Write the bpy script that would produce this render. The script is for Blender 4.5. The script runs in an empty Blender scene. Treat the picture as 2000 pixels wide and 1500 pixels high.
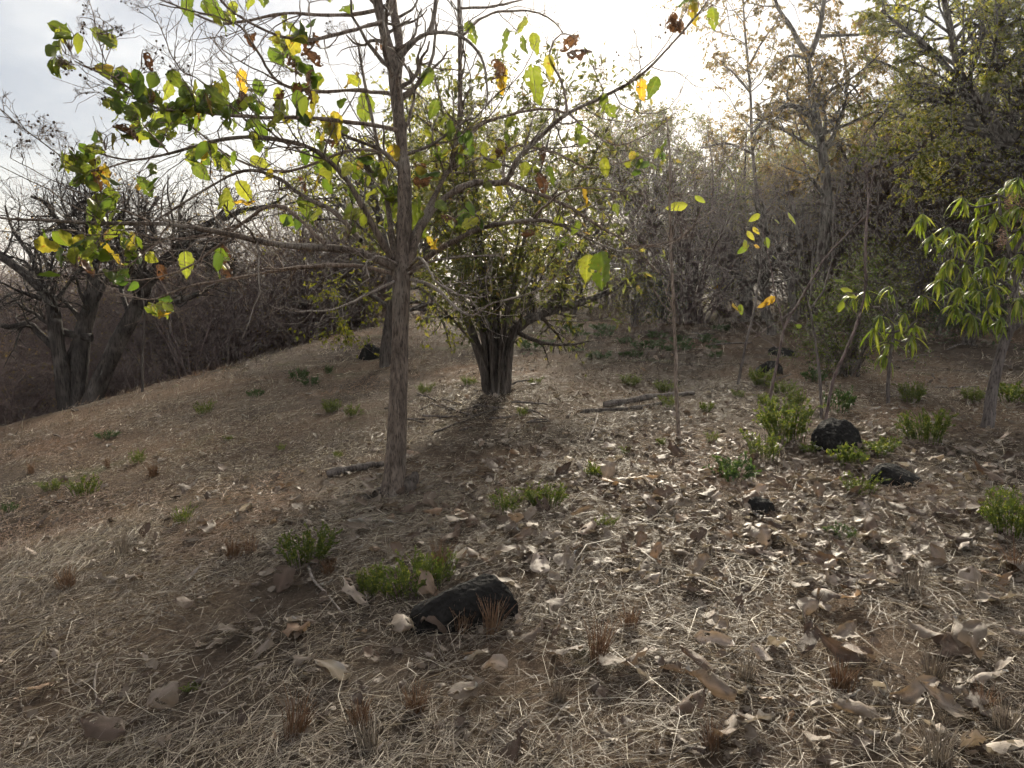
import bpy, math, random
import numpy as np
from mathutils import Vector, Matrix

random.seed(7)
RNG = np.random.default_rng(11)
SC = bpy.context.scene
COL = SC.collection
R = math.radians

# ------------------------------------------------------------------ camera
F = 1540.0                      # focal length in pixels of a 2000 px wide picture
PITCH = R(8.5)
CAM = np.array([0.0, 0.0, 1.5])
cam_d = bpy.data.cameras.new("camera")
cam_d.sensor_width = 36.0
cam_d.lens = 36.0 * F / 2000.0
cam_d.clip_start = 0.05
cam_d.clip_end = 8000.0
cam = bpy.data.objects.new("camera", cam_d)
COL.objects.link(cam)
cam.location = CAM
cam.rotation_euler = (math.pi / 2 - PITCH, 0, 0)
SC.camera = cam

# ------------------------------------------------------------------ sky and sun
SUN_EL, SUN_AZ = R(22.5), R(7.5)          # azimuth clockwise from +Y
SUN_DIR = Vector((math.sin(SUN_AZ) * math.cos(SUN_EL), math.cos(SUN_AZ) * math.cos(SUN_EL), math.sin(SUN_EL)))
world = bpy.data.worlds.new("World")
SC.world = world
world.use_nodes = True
wn, wl = world.node_tree.nodes, world.node_tree.links
wn.clear()
w_out = wn.new("ShaderNodeOutputWorld")
w_bg = wn.new("ShaderNodeBackground")
w_bg.inputs["Strength"].default_value = 0.1
w_sky = wn.new("ShaderNodeTexSky")
w_sky.sky_type = 'NISHITA'
w_sky.sun_disc = False
w_sky.sun_elevation = SUN_EL
w_sky.sun_rotation = SUN_AZ
w_sky.air_density = 1.0
w_sky.dust_density = 1.2
w_sky.ozone_density = 1.5
# thin broken cloud over the whole sky
w_tc = wn.new("ShaderNodeTexCoord")
w_map = wn.new("ShaderNodeMapping")
w_map.inputs["Scale"].default_value = (1.0, 1.0, 2.6)
w_noise = wn.new("ShaderNodeTexNoise")
w_noise.inputs["Scale"].default_value = 4.0
w_noise.inputs["Detail"].default_value = 6.0
w_noise.inputs["Roughness"].default_value = 0.55
w_ramp = wn.new("ShaderNodeValToRGB")
w_ramp.color_ramp.elements[0].position = 0.34
w_ramp.color_ramp.elements[0].color = (1.14, 1.18, 1.29, 1)
w_ramp.color_ramp.elements[1].position = 0.60
w_ramp.color_ramp.elements[1].color = (2.05, 2.02, 1.95, 1)
w_mix = wn.new("ShaderNodeMix")
w_mix.data_type = 'RGBA'
w_mix.inputs["Factor"].default_value = 0.93
wl.new(w_tc.outputs["Generated"], w_map.inputs["Vector"])
wl.new(w_map.outputs["Vector"], w_noise.inputs["Vector"])
wl.new(w_noise.outputs["Fac"], w_ramp.inputs["Fac"])
wl.new(w_sky.outputs["Color"], w_mix.inputs["A"])
wl.new(w_ramp.outputs["Color"], w_mix.inputs["B"])
wl.new(w_mix.outputs["Result"], w_bg.inputs["Color"])
wl.new(w_bg.outputs["Background"], w_out.inputs["Surface"])

sun_d = bpy.data.lights.new("sun", 'SUN')
sun_d.energy = 3.0
sun_d.angle = R(9.0)
sun_d.color = (1.0, 0.91, 0.74)
sun = bpy.data.objects.new("sun", sun_d)
COL.objects.link(sun)
sun.rotation_euler = (-SUN_DIR).to_track_quat('-Z', 'Y').to_euler()
sun.location = (5, 30, 20)

SC.view_settings.view_transform = 'Standard'
SC.view_settings.look = 'None'
SC.view_settings.gamma = 1.0
SC.view_settings.exposure = 2.0
SC.view_settings.use_curve_mapping = False
SC.render.engine = 'CYCLES'
SC.cycles.use_denoising = True
SC.cycles.denoiser = 'OPENIMAGEDENOISE'
SC.cycles.max_bounces = 4
SC.cycles.diffuse_bounces = 2
SC.cycles.glossy_bounces = 2
SC.cycles.transmission_bounces = 3
SC.cycles.transparent_max_bounces = 4
SC.cycles.volume_bounces = 0
SC.cycles.debug_use_spatial_splits = True
SC.cycles.debug_bvh_type = 'STATIC_BVH'
SC.cycles.use_adaptive_sampling = True
SC.cycles.adaptive_threshold = 0.04
SC.cycles.adaptive_min_samples = 14
SC.cycles.caustics_reflective = False
SC.cycles.caustics_refractive = False

HAZE_DENSITY = 0.0008

# ------------------------------------------------------------------ terrain function and picking
def _hash(ix, iy, s):
    h = (ix * 374761393 + iy * 668265263 + s * 974711) & 0xffffffff
    h = ((h ^ (h >> 13)) * 1274126177) & 0xffffffff
    return ((h ^ (h >> 16)) & 0xffff) / 65535.0

def vnoise(x, y, s=0):
    x = np.asarray(x, float); y = np.asarray(y, float)
    ix = np.floor(x).astype(np.int64); iy = np.floor(y).astype(np.int64)
    fx = x - ix; fy = y - iy
    fx = fx * fx * (3 - 2 * fx); fy = fy * fy * (3 - 2 * fy)
    a = _hash(ix, iy, s); b = _hash(ix + 1, iy, s); c = _hash(ix, iy + 1, s); d = _hash(ix + 1, iy + 1, s)
    return (a + (b - a) * fx) + ((c + (d - c) * fx) - (a + (b - a) * fx)) * fy - 0.5

def sstep(a, b, v):
    t = np.clip((v - a) / (b - a), 0, 1)
    return t * t * (3 - 2 * t)

EA = np.array([-6.4, 10.0]); EB = np.array([-2.0, 20.0])
EDIR = (EB - EA) / np.linalg.norm(EB - EA)
ENRM = np.array([-EDIR[1], EDIR[0]])

def terr(x, y):
    x = np.asarray(x, float); y = np.asarray(y, float)
    xl = np.minimum(x, 0)
    z = 0.035 * xl - 0.024 * np.maximum(-x, 0) ** 1.6 + 0.012 * np.clip(x, 0, 30)
    z = np.where(x < -14, terr_far_left(x), z)
    z = z + 0.012 * np.clip(y - 5, -20, 22) + 0.014 * np.clip(y - 10, -5, 12) * sstep(1.0, -4.0, x)
    s = (x - EA[0]) * ENRM[0] + (y - EA[1]) * ENRM[1]
    z = z - 1.0 * sstep(0.0, 5.5, s) - 0.035 * np.clip(s - 3, 0, 90)
    z = z - 0.075 * np.clip(y - 27, 0, 60)
    r = np.hypot(x, y)
    k = sstep(60, 220, r)
    z = z * (1 - k) + k * (-7.0)
    z = z + sstep(220, 700, r) * (9.5 + 5.5 * vnoise(x / 170, y / 170, 5) + 5.0 * vnoise(x / 420, y / 420, 6))
    z = z + sstep(900, 2600, r) * 3.0
    near = 1 - sstep(30, 70, r)
    z = z + near * (0.10 * vnoise(x / 2.3, y / 2.3, 1) + 0.05 * vnoise(x / 0.8, y / 0.8, 2) + 0.018 * vnoise(x / 0.25, y / 0.25, 3))
    return z

def terr_far_left(x):
    return 0.035 * x - 0.024 * 14.0 ** 1.6

CAM[2] = 1.5 + float(terr(0, 0))
cam.location = CAM
FWD = np.array([0, math.cos(PITCH), -math.sin(PITCH)])
UP = np.array([0, math.sin(PITCH), math.cos(PITCH)])

def P(px, py, d):
    """the place d metres ahead of the camera that lies along this sight line"""
    return CAM + d * (np.array([1.0, 0, 0]) * (px - 1000) / F + UP * (750 - py) / F + FWD)

def depth_of(p):
    return float(np.dot(np.asarray(p) - CAM, FWD))

def to_px(p):
    v = np.asarray(p) - CAM
    d = v @ FWD
    return 1000 + F * v[..., 0] / d, 750 - F * (v @ UP) / d

_DS = np.geomspace(1.1, 130, 90)
def Gv(px, py):
    px = np.atleast_1d(np.asarray(px, float)); py = np.atleast_1d(np.asarray(py, float))
    dv = np.array([1.0, 0, 0]) * ((px - 1000) / F)[:, None] + UP * ((750 - py) / F)[:, None] + FWD
    pts = CAM + _DS[None, :, None] * dv[:, None, :]
    below = pts[..., 2] < terr(pts[..., 0], pts[..., 1])
    i = np.where(below.any(1), below.argmax(1), len(_DS) - 1)
    lo = _DS[np.maximum(i - 1, 0)]; hi = _DS[i]
    for _ in range(12):
        m = (lo + hi) / 2; p = CAM + m[:, None] * dv
        b = p[:, 2] < terr(p[:, 0], p[:, 1])
        hi = np.where(b, m, hi); lo = np.where(b, lo, m)
    p = CAM + hi[:, None] * dv
    p[:, 2] = terr(p[:, 0], p[:, 1])
    return p
def G(px, py):
    return Gv(px, py)[0]

def GD(px, d):
    """ground under the sight column px at depth d"""
    x = (px - 1000) / F * d
    y = d / math.cos(PITCH) * 1.0
    for _ in range(6):
        z = float(terr(x, y))
        y = (d + (z - CAM[2]) * math.sin(PITCH)) / math.cos(PITCH)
    return np.array([x, y, float(terr(x, y))])

# ------------------------------------------------------------------ mesh helpers
def unit(v):
    v = np.asarray(v, float)
    return v / np.maximum(np.linalg.norm(v, axis=-1, keepdims=True), 1e-9)

class MB:
    def __init__(s):
        s.v = []; s.q = []; s.t = []; s.n = 0; s.tint = []
    def add(s, v, quads=None, tris=None, tint=0.5):
        v = np.asarray(v, float).reshape(-1, 3)
        if quads is not None and len(quads): s.q.append(np.asarray(quads, np.int64).reshape(-1, 4) + s.n)
        if tris is not None and len(tris): s.t.append(np.asarray(tris, np.int64).reshape(-1, 3) + s.n)
        s.v.append(v)
        s.tint.append(np.broadcast_to(np.asarray(tint, float), (len(v),)).copy())
        s.n += len(v)
    def mesh(s, name, mat, smooth=True):
        me = bpy.data.meshes.new(name)
        V = np.concatenate(s.v) if s.v else np.zeros((0, 3))
        Q = np.concatenate(s.q) if s.q else np.zeros((0, 4), np.int64)
        T = np.concatenate(s.t) if s.t else np.zeros((0, 3), np.int64)
        me.vertices.add(len(V)); me.vertices.foreach_set("co", V.astype(np.float32).ravel())
        nl = Q.size + T.size
        me.loops.add(nl)
        me.loops.foreach_set("vertex_index", np.concatenate([Q.ravel(), T.ravel()]).astype(np.int32))
        me.polygons.add(len(Q) + len(T))
        st = np.concatenate([np.arange(len(Q)) * 4, Q.size + np.arange(len(T)) * 3]).astype(np.int32)
        me.polygons.foreach_set("loop_start", st)
        me.update(calc_edges=True)
        me.polygons.foreach_set("use_smooth", np.full(len(me.polygons), smooth))
        a = me.attributes.new("tint", 'FLOAT', 'POINT')
        a.data.foreach_set("value", np.concatenate(s.tint).astype(np.float32) if s.tint else np.zeros(0, np.float32))
        me.materials.append(mat)
        me.validate()
        return me
    # tubes: pts (m,n,3), rad (m,n)
    def tubes(s, pts, rad, k=4, tint=0.5):
        pts = np.asarray(pts, float); rad = np.asarray(rad, float)
        if pts.ndim == 2: pts = pts[None]; rad = rad[None]
        m, n, _ = pts.shape
        if m == 0: return
        tg = np.gradient(pts, axis=1)
        tg = unit(tg)
        mean = unit(pts[:, -1] - pts[:, 0])
        ref = np.where(np.abs(mean[:, 2:3]) > 0.8, np.array([[1.0, 0.13, 0]]), np.array([[0, 0.1, 1.0]]))
        ref = np.broadcast_to(ref[:, None, :], tg.shape)
        u = unit(np.cross(tg, ref)); w = np.cross(tg, u)
        ang = np.linspace(0, 2 * np.pi, k, endpoint=False)
        ring = (u[:, :, None, :] * np.cos(ang)[None, None, :, None] + w[:, :, None, :] * np.sin(ang)[None, None, :, None])
        V = pts[:, :, None, :] + ring * rad[:, :, None, None]
        i = np.arange(n - 1)[:, None] * k; j = np.arange(k)[None, :]; j2 = (j + 1) % k
        q = np.stack([i + j, i + j2, i + k + j2, i + k + j], -1).reshape(-1, 4)
        Q = (q[None] + (np.arange(m) * n * k)[:, None, None]).reshape(-1, 4)
        tt = np.asarray(tint, float)
        if tt.ndim == 1: tt = np.repeat(tt, n * k)
        s.add(V.reshape(-1, 3), quads=Q, tint=tt)
    # small folded leaves
    def leaves(s, pos, d, nrm, L, W, tint, fold=0.25):
        pos = np.asarray(pos); m = len(pos)
        if m == 0: return
        d = unit(d); side = unit(np.cross(d, nrm)); up = np.cross(side, d)
        L = np.broadcast_to(L, (m,))[:, None]; W = np.broadcast_to(W, (m,))[:, None]
        b = pos; t = pos + d * L - up * L * 0.12
        l = pos + d * L * 0.42 + side * W + up * W * fold
        r = pos + d * L * 0.42 - side * W + up * W * fold
        V = np.stack([b, l, t, r], 1).reshape(-1, 3)
        k = np.arange(m)[:, None] * 4
        T = np.concatenate([k + np.array([[0, 2, 1]]), k + np.array([[0, 3, 2]])], 0)
        s.add(V, tris=T, tint=np.repeat(np.broadcast_to(tint, (m,)), 4))

def resample(pts, rad, n):
    pts = np.asarray(pts, float); rad = np.asarray(rad, float)
    # Catmull-Rom through the control points
    m = len(pts)
    if m == 2:
        t = np.linspace(0, 1, n)[:, None]
        return pts[0] * (1 - t) + pts[1] * t, np.interp(np.linspace(0, 1, n), [0, 1], rad)
    e = np.concatenate([[2 * pts[0] - pts[1]], pts, [2 * pts[-1] - pts[-2]]])
    out = []
    for u in np.linspace(0, m - 1 - 1e-6, n):
        i = int(u); f = u - i
        p0, p1, p2, p3 = e[i], e[i + 1], e[i + 2], e[i + 3]
        out.append(0.5 * ((2 * p1) + (-p0 + p2) * f + (2 * p0 - 5 * p1 + 4 * p2 - p3) * f * f + (-p0 + 3 * p1 - 3 * p2 + p3) * f ** 3))
    return np.array(out), np.interp(np.linspace(0, m - 1, n), np.arange(m), rad)

def grow(par, prad, count, f0, f1, L0, L1, a0, a1, up, wig, n, rr=0.5, rmin=0.002, taper=0.25, rng=RNG, weights=None):
    """children of the polylines par (m,n,3): returns pts (count,n,3) and radii"""
    m, pn, _ = par.shape
    pi = rng.choice(m, count, p=weights)
    f = rng.uniform(f0, f1, count) * (pn - 1)
    i = np.minimum(f.astype(int), pn - 2); fr = (f - i)[:, None]
    st = par[pi, i] * (1 - fr) + par[pi, i + 1] * fr
    r0 = (prad[pi, i] * (1 - fr[:, 0]) + prad[pi, i + 1] * fr[:, 0])
    tg = unit(par[pi, i + 1] - par[pi, i])
    rnd = rng.normal(size=(count, 3))
    perp = unit(rnd - (rnd * tg).sum(1, keepdims=True) * tg)
    a = rng.uniform(a0, a1, count)[:, None]
    d = tg * np.cos(a) + perp * np.sin(a)
    plen = np.linalg.norm(np.diff(par, axis=1), axis=2).sum(1)[pi]
    L = rng.uniform(L0, L1, count) * plen * (1.15 - 0.6 * f / (pn - 1))
    step = (L / (n - 1))[:, None]
    pts = [st]
    for _ in range(n - 1):
        d = unit(d + np.array([0, 0, 1.0]) * up + rng.normal(size=(count, 3)) * wig)
        pts.append(pts[-1] + d * step)
    pts = np.stack(pts, 1)
    rs = np.maximum(r0 * rr, rmin)
    rad = np.maximum(rs[:, None] * np.linspace(1, taper, n)[None, :], rmin * 0.6)
    return pts, rad

def leaf_on(mb, par, count, L, W, droop, tint0, tint1, rng=RNG, f0=0.15):
    m, pn, _ = par.shape
    pi = rng.integers(0, m, count)
    f = rng.uniform(f0, 1.0, count) * (pn - 1.001)
    i = f.astype(int); fr = (f - i)[:, None]
    pos = par[pi, i] * (1 - fr) + par[pi, i + 1] * fr
    tg = unit(par[pi, i + 1] - par[pi, i])
    d = unit(tg * 0.5 + rng.normal(size=(count, 3)) * 0.6 - np.array([0, 0, 1.0]) * droop)
    nrm = rng.normal(size=(count, 3)) + np.array([0, 0, 0.6])
    s = rng.uniform(0.6, 1.2, count)
    mb.leaves(pos, d, nrm, L * s, W * s, rng.uniform(tint0, tint1, count))

# ------------------------------------------------------------------ object helpers
def tag(o, label=None, cat=None, group=None, kind=None):
    if label: o["label"] = label
    if cat: o["category"] = cat
    if group: o["group"] = group
    if kind: o["kind"] = kind
    return o

def obj(name, me, parent=None, loc=None):
    o = bpy.data.objects.new(name, me)
    COL.objects.link(o)
    if parent is not None: o.parent = parent
    if loc is not None: o.location = loc
    return o

def empty(name, loc=(0, 0, 0), label=None, cat=None, group=None):
    o = bpy.data.objects.new(name, None)
    o.empty_display_size = 0.2
    COL.objects.link(o)
    o.location = loc
    return tag(o, label, cat, group)

def copy_thing(src, loc, rotz, scale, label, group=None, tilt=(0, 0)):
    c = src.copy(); COL.objects.link(c)
    c.location = loc; c.rotation_euler = (tilt[0], tilt[1], rotz)
    c.scale = (scale, scale, scale) if np.isscalar(scale) else scale
    c["label"] = label
    if group: c["group"] = group
    for ch in list(src.children):
        k = ch.copy(); COL.objects.link(k); k.parent = c
    return c

# ------------------------------------------------------------------ materials
def new_mat(name):
    m = bpy.data.materials.new(name); m.use_nodes = True
    nt = m.node_tree; nt.nodes.clear()
    out = nt.nodes.new("ShaderNodeOutputMaterial")
    return m, nt, out

def N(nt, typ, **kw):
    n = nt.nodes.new(typ)
    for k, v in kw.items():
        if k in n.inputs: n.inputs[k].default_value = v
        else: setattr(n, k, v)
    return n

def ramp(nt, stops):
    r = nt.nodes.new("ShaderNodeValToRGB")
    e = r.color_ramp.elements
    while len(e) < len(stops): e.new(0.5)
    for i, (p, c) in enumerate(stops):
        e[i].position = p; e[i].color = (*c, 1)
    return r

def mix_rgb(nt, a, b, fac, blend='MIX'):
    m = nt.nodes.new("ShaderNodeMix"); m.data_type = 'RGBA'; m.blend_type = blend
    for k, v in (("A", a), ("B", b)):
        if hasattr(v, "is_output"): nt.links.new(v, m.inputs[k])
        else: m.inputs[k].default_value = (*v, 1)
    if hasattr(fac, "is_output"): nt.links.new(fac, m.inputs["Factor"])
    else: m.inputs["Factor"].default_value = fac
    return m.outputs["Result"]

def bark_mat(name, dark, light, scale=14.0, bump=0.6, lichen=None):
    m, nt, out = new_mat(name)
    tc = N(nt, "ShaderNodeTexCoord"); mp = N(nt, "ShaderNodeMapping")
    mp.inputs["Scale"].default_value = (1, 1, 0.22)
    nt.links.new(tc.outputs["Object"], mp.inputs["Vector"])
    n1 = N(nt, "ShaderNodeTexNoise", Scale=scale, Detail=6.0, Roughness=0.65)
    nt.links.new(mp.outputs["Vector"], n1.inputs["Vector"])
    n2 = N(nt, "ShaderNodeTexNoise", Scale=scale * 5, Detail=4.0, Roughness=0.7)
    nt.links.new(mp.outputs["Vector"], n2.inputs["Vector"])
    n3 = N(nt, "ShaderNodeTexNoise", Scale=2.6, Detail=3.0)
    nt.links.new(tc.outputs["Object"], n3.inputs["Vector"])
    r1 = ramp(nt, [(0.32, dark), (0.68, light)])
    nt.links.new(n1.outputs["Fac"], r1.inputs["Fac"])
    c = r1.outputs["Color"]
    if lichen:
        r3 = ramp(nt, [(0.52, (0, 0, 0)), (0.66, (1, 1, 1))])
        nt.links.new(n3.outputs["Fac"], r3.inputs["Fac"])
        c = mix_rgb(nt, c, lichen, r3.outputs["Color"])
    ad = N(nt, "ShaderNodeMath", operation='ADD')
    nt.links.new(n1.outputs["Fac"], ad.inputs[0]); nt.links.new(n2.outputs["Fac"], ad.inputs[1])
    bp = N(nt, "ShaderNodeBump", Strength=bump, Distance=0.012)
    nt.links.new(ad.outputs[0], bp.inputs["Height"])
    mp2 = N(nt, "ShaderNodeMapping"); mp2.inputs["Scale"].default_value = (1, 1, 0.10)
    nt.links.new(tc.outputs["Object"], mp2.inputs["Vector"])
    n4 = N(nt, "ShaderNodeTexNoise", Scale=scale * 4.5, Detail=5.0, Roughness=0.6)
    nt.links.new(mp2.outputs["Vector"], n4.inputs["Vector"])
    r4 = ramp(nt, [(0.36, (0.35, 0.33, 0.32)), (0.50, (1, 1, 1)), (0.72, (1.25, 1.23, 1.2))])
    nt.links.new(n4.outputs["Fac"], r4.inputs["Fac"])
    c = mix_rgb(nt, c, r4.outputs["Color"], 1.0, 'MULTIPLY')
    a4 = N(nt, "ShaderNodeMath", operation='MULTIPLY_ADD'); a4.inputs[1].default_value = 1.6
    nt.links.new(n4.outputs["Fac"], a4.inputs[0]); nt.links.new(ad.outputs[0], a4.inputs[2])
    nt.links.new(a4.outputs[0], bp.inputs["Height"])
    b = N(nt, "ShaderNodeBsdfPrincipled", Roughness=0.9)
    b.inputs["Specular IOR Level"].default_value = 0.2
    nt.links.new(c, b.inputs["Base Color"]); nt.links.new(bp.outputs["Normal"], b.inputs["Normal"])
    nt.links.new(b.outputs["BSDF"], out.inputs["Surface"])
    return m

def leaf_mat(name, stops, trans=0.5, tcol=(1.0, 1.0, 0.55), spots=None, gloss=0.45, per_object=False, nscale=20.0, back=None, vein=0.0, red=None, backmul=None):
    """foliage: reflects its own colour, and lets sunlight through"""
    m, nt, out = new_mat(name)
    if per_object:
        src = N(nt, "ShaderNodeObjectInfo").outputs["Random"]
    else:
        src = N(nt, "ShaderNodeAttribute", attribute_name="tint").outputs["Fac"]
    r = ramp(nt, stops)
    nt.links.new(src, r.inputs["Fac"])
    c = r.outputs["Color"]
    tc = N(nt, "ShaderNodeTexCoord")
    if spots:
        n = N(nt, "ShaderNodeTexNoise", Scale=nscale, Detail=4.0, Roughness=0.6)
        nt.links.new(tc.outputs["Object"], n.inputs["Vector"])
        rs = ramp(nt, [(spots[1], (0, 0, 0)), (spots[2], (1, 1, 1))])
        nt.links.new(n.outputs["Fac"], rs.inputs["Fac"])
        c = mix_rgb(nt, c, spots[0], rs.outputs["Color"])
    if per_object:
        rb = N(nt, "ShaderNodeAttribute", attribute_name="tint").outputs["Fac"]
        c = mix_rgb(nt, c, mix_rgb(nt, c, (1.5, 1.5, 1.6), 1.0, 'MULTIPLY'), rb)
    if red:
        ra = N(nt, "ShaderNodeAttribute", attribute_name="red").outputs["Fac"]
        c = mix_rgb(nt, c, red, ra)
    if backmul:
        g = N(nt, "ShaderNodeNewGeometry")
        c = mix_rgb(nt, c, mix_rgb(nt, c, backmul, 1.0, 'MULTIPLY'), g.outputs["Backfacing"])
    if back:
        g = N(nt, "ShaderNodeNewGeometry")
        c = mix_rgb(nt, c, back, g.outputs["Backfacing"])
    b = N(nt, "ShaderNodeBsdfPrincipled", Roughness=gloss)
    b.inputs["Specular IOR Level"].default_value = 0.35
    nt.links.new(c, b.inputs["Base Color"])
    if vein:
        w = N(nt, "ShaderNodeTexNoise", Scale=60.0, Detail=2.0)
        nt.links.new(tc.outputs["Object"], w.inputs["Vector"])
        bp = N(nt, "ShaderNodeBump", Strength=vein, Distance=0.004)
        nt.links.new(w.outputs["Fac"], bp.inputs["Height"])
        nt.links.new(bp.outputs["Normal"], b.inputs["Normal"])
    t = N(nt, "ShaderNodeBsdfTranslucent")
    tcn = mix_rgb(nt, c, tcol, 1.0, 'MULTIPLY')
    gm = N(nt, "ShaderNodeBrightContrast")
    nt.links.new(tcn, t.inputs["Color"])
    nt.nodes.remove(gm)
    mx = N(nt, "ShaderNodeMixShader", Fac=trans)
    nt.links.new(b.outputs["BSDF"], mx.inputs[1]); nt.links.new(t.outputs["BSDF"], mx.inputs[2])
    nt.links.new(mx.outputs["Shader"], out.inputs["Surface"])
    return m

M = {}
M['bark_teak'] = bark_mat("bark_teak", (0.075, 0.058, 0.047), (0.24, 0.19, 0.155), 26, 0.55, lichen=(0.27, 0.235, 0.20))
M['twig_teak'] = bark_mat("twig_teak", (0.12, 0.09, 0.072), (0.30, 0.23, 0.185), 22, 0.3)
M['twig_pale'] = bark_mat("twig_pale", (0.16, 0.13, 0.11), (0.36, 0.31, 0.27), 22, 0.3)
M['bark_dark'] = bark_mat("bark_dark", (0.045, 0.037, 0.032), (0.15, 0.125, 0.108), 12, 0.9, lichen=(0.20, 0.175, 0.155))
M['bark_black'] = bark_mat("bark_black", (0.025, 0.021, 0.019), (0.10, 0.084, 0.073), 12, 0.9, lichen=(0.14, 0.122, 0.108))
M['bark_grey'] = bark_mat("bark_grey", (0.08, 0.066, 0.058), (0.24, 0.205, 0.18), 14, 0.7)
M['bark_brush'] = bark_mat("bark_brush", (0.10, 0.072, 0.066), (0.25, 0.19, 0.175), 12, 0.2)
M['bark_mango'] = bark_mat("bark_mango", (0.08, 0.065, 0.058), (0.21, 0.18, 0.165), 18, 0.4)
M['bark_pale'] = bark_mat("bark_pale", (0.17, 0.13, 0.10), (0.36, 0.29, 0.24), 20, 0.4)

LG = leaf_mat("leaf_green", [(0.0, (0.062, 0.088, 0.024)), (0.5, (0.11, 0.138, 0.034)), (1.0, (0.20, 0.205, 0.046))],
              0.5, (1.65, 1.65, 0.65), ((0.12, 0.085, 0.03), 0.60, 0.72), 0.42, per_object=True, nscale=14.0, vein=0.25)
M['teak_small'] = leaf_mat("teak_small", [(0.0, (0.055, 0.095, 0.022)), (0.6, (0.10, 0.145, 0.03)), (0.9, (0.17, 0.19, 0.04)), (1.0, (0.14, 0.08, 0.03))],
              0.5, (1.6, 1.6, 0.65), None, 0.45)
LY = leaf_mat("leaf_yellowing", [(0.0, (0.20, 0.21, 0.04)), (0.6, (0.27, 0.23, 0.04)), (1.0, (0.34, 0.21, 0.035))],
              0.55, (1.5, 1.4, 0.7), ((0.20, 0.085, 0.02), 0.57, 0.68), 0.45, per_object=True, nscale=4.5, vein=0.25)
LB = leaf_mat("leaf_browned", [(0.0, (0.09, 0.05, 0.03)), (1.0, (0.17, 0.10, 0.05))],
              0.25, (1.4, 1.1, 0.8), ((0.05, 0.03, 0.02), 0.52, 0.62), 0.7, per_object=True, nscale=16.0, vein=0.4)
M['mango_leaf'] = leaf_mat("mango_leaf", [(0.0, (0.09, 0.135, 0.028)), (0.6, (0.15, 0.19, 0.04)), (1.0, (0.25, 0.265, 0.055))],
                           0.5, (1.9, 1.8, 0.7), None, 0.30, per_object=True)
M['olive_leaf'] = leaf_mat("olive_leaf", [(0.0, (0.065, 0.078, 0.030)), (0.6, (0.11, 0.12, 0.042)), (0.9, (0.18, 0.165, 0.05)), (1.0, (0.18, 0.12, 0.06))],
                           0.5, (1.5, 1.45, 0.75), None, 0.5)
M['fine_leaf'] = leaf_mat("fine_leaf", [(0.0, (0.10, 0.12, 0.032)), (0.6, (0.17, 0.185, 0.05)), (1.0, (0.28, 0.24, 0.07))],
                          0.55, (1.8, 1.7, 0.8), None, 0.5)
M['brown_leaf'] = leaf_mat("brown_leaf", [(0.0, (0.12, 0.105, 0.045)), (0.6, (0.19, 0.15, 0.07)), (1.0, (0.24, 0.155, 0.09))],
                           0.5, (1.6, 1.45, 0.85), None, 0.6)
M['lime_leaf'] = leaf_mat("lime_leaf", [(0.0, (0.11, 0.13, 0.025)), (1.0, (0.24, 0.22, 0.04))],
                          0.55, (1.6, 1.6, 0.7), None, 0.5)
M['bush_leaf'] = leaf_mat("bush_leaf", [(0.0, (0.05, 0.075, 0.024)), (0.6, (0.085, 0.115, 0.032)), (1.0, (0.17, 0.18, 0.05))],
                          0.5, (1.7, 1.7, 0.7), None, 0.5)
M['weed_leaf'] = leaf_mat("weed_leaf", [(0.0, (0.06, 0.09, 0.026)), (0.6, (0.11, 0.14, 0.038)), (1.0, (0.23, 0.235, 0.06))],
                          0.45, (1.7, 1.7, 0.7), None, 0.5)
M['dark_weed'] = leaf_mat("dark_weed", [(0.0, (0.035, 0.065, 0.028)), (1.0, (0.08, 0.12, 0.04))],
                          0.35, (1.5, 1.5, 0.7), None, 0.5)
M['litter'] = leaf_mat("litter", [(0.0, (0.09, 0.07, 0.058)), (0.25, (0.20, 0.165, 0.14)), (0.5, (0.25, 0.232, 0.205)), (0.80, (0.36, 0.345, 0.32)), (0.94, (0.50, 0.49, 0.47)), (1.0, (0.33, 0.235, 0.15))],
                       0.16, (1.3, 1.1, 0.8), ((0.10, 0.075, 0.055), 0.60, 0.72), 0.6, nscale=9.0, vein=0.6, backmul=(0.62, 0.52, 0.44))
M['litter_one'] = leaf_mat("litter_one", [(0.0, (0.09, 0.07, 0.058)), (0.25, (0.20, 0.16, 0.13)), (0.5, (0.24, 0.22, 0.19)), (0.80, (0.35, 0.33, 0.295)), (0.94, (0.48, 0.465, 0.44)), (1.0, (0.33, 0.235, 0.15))],
                           0.16, (1.3, 1.1, 0.8), ((0.11, 0.08, 0.06), 0.60, 0.72), 0.6, per_object=True, nscale=6.0, vein=0.6, backmul=(0.62, 0.52, 0.44))
M['straw'] = leaf_mat("straw", [(0.0, (0.085, 0.068, 0.055)), (0.35, (0.20, 0.16, 0.125)), (0.75, (0.40, 0.335, 0.255)), (1.0, (0.62, 0.55, 0.43))],
                      0.15, (1.2, 1.1, 0.8), None, 0.55, red=(0.34, 0.215, 0.145))
M['straw_red'] = leaf_mat("straw_red", [(0.0, (0.13, 0.07, 0.04)), (0.6, (0.26, 0.15, 0.085)), (1.0, (0.40, 0.28, 0.17))],
                          0.2, (1.2, 1.1, 0.8), None, 0.6)
M['fruit'] = leaf_mat("fruit", [(0.0, (0.07, 0.045, 0.035)), (1.0, (0.14, 0.10, 0.075))], 0.1, (1, 1, 1), None, 0.8)
M['flower'] = leaf_mat("flower", [(0.0, (0.36, 0.20, 0.14)), (1.0, (0.46, 0.30, 0.20))], 0.3, (1, 1, 1), None, 0.8)

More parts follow.
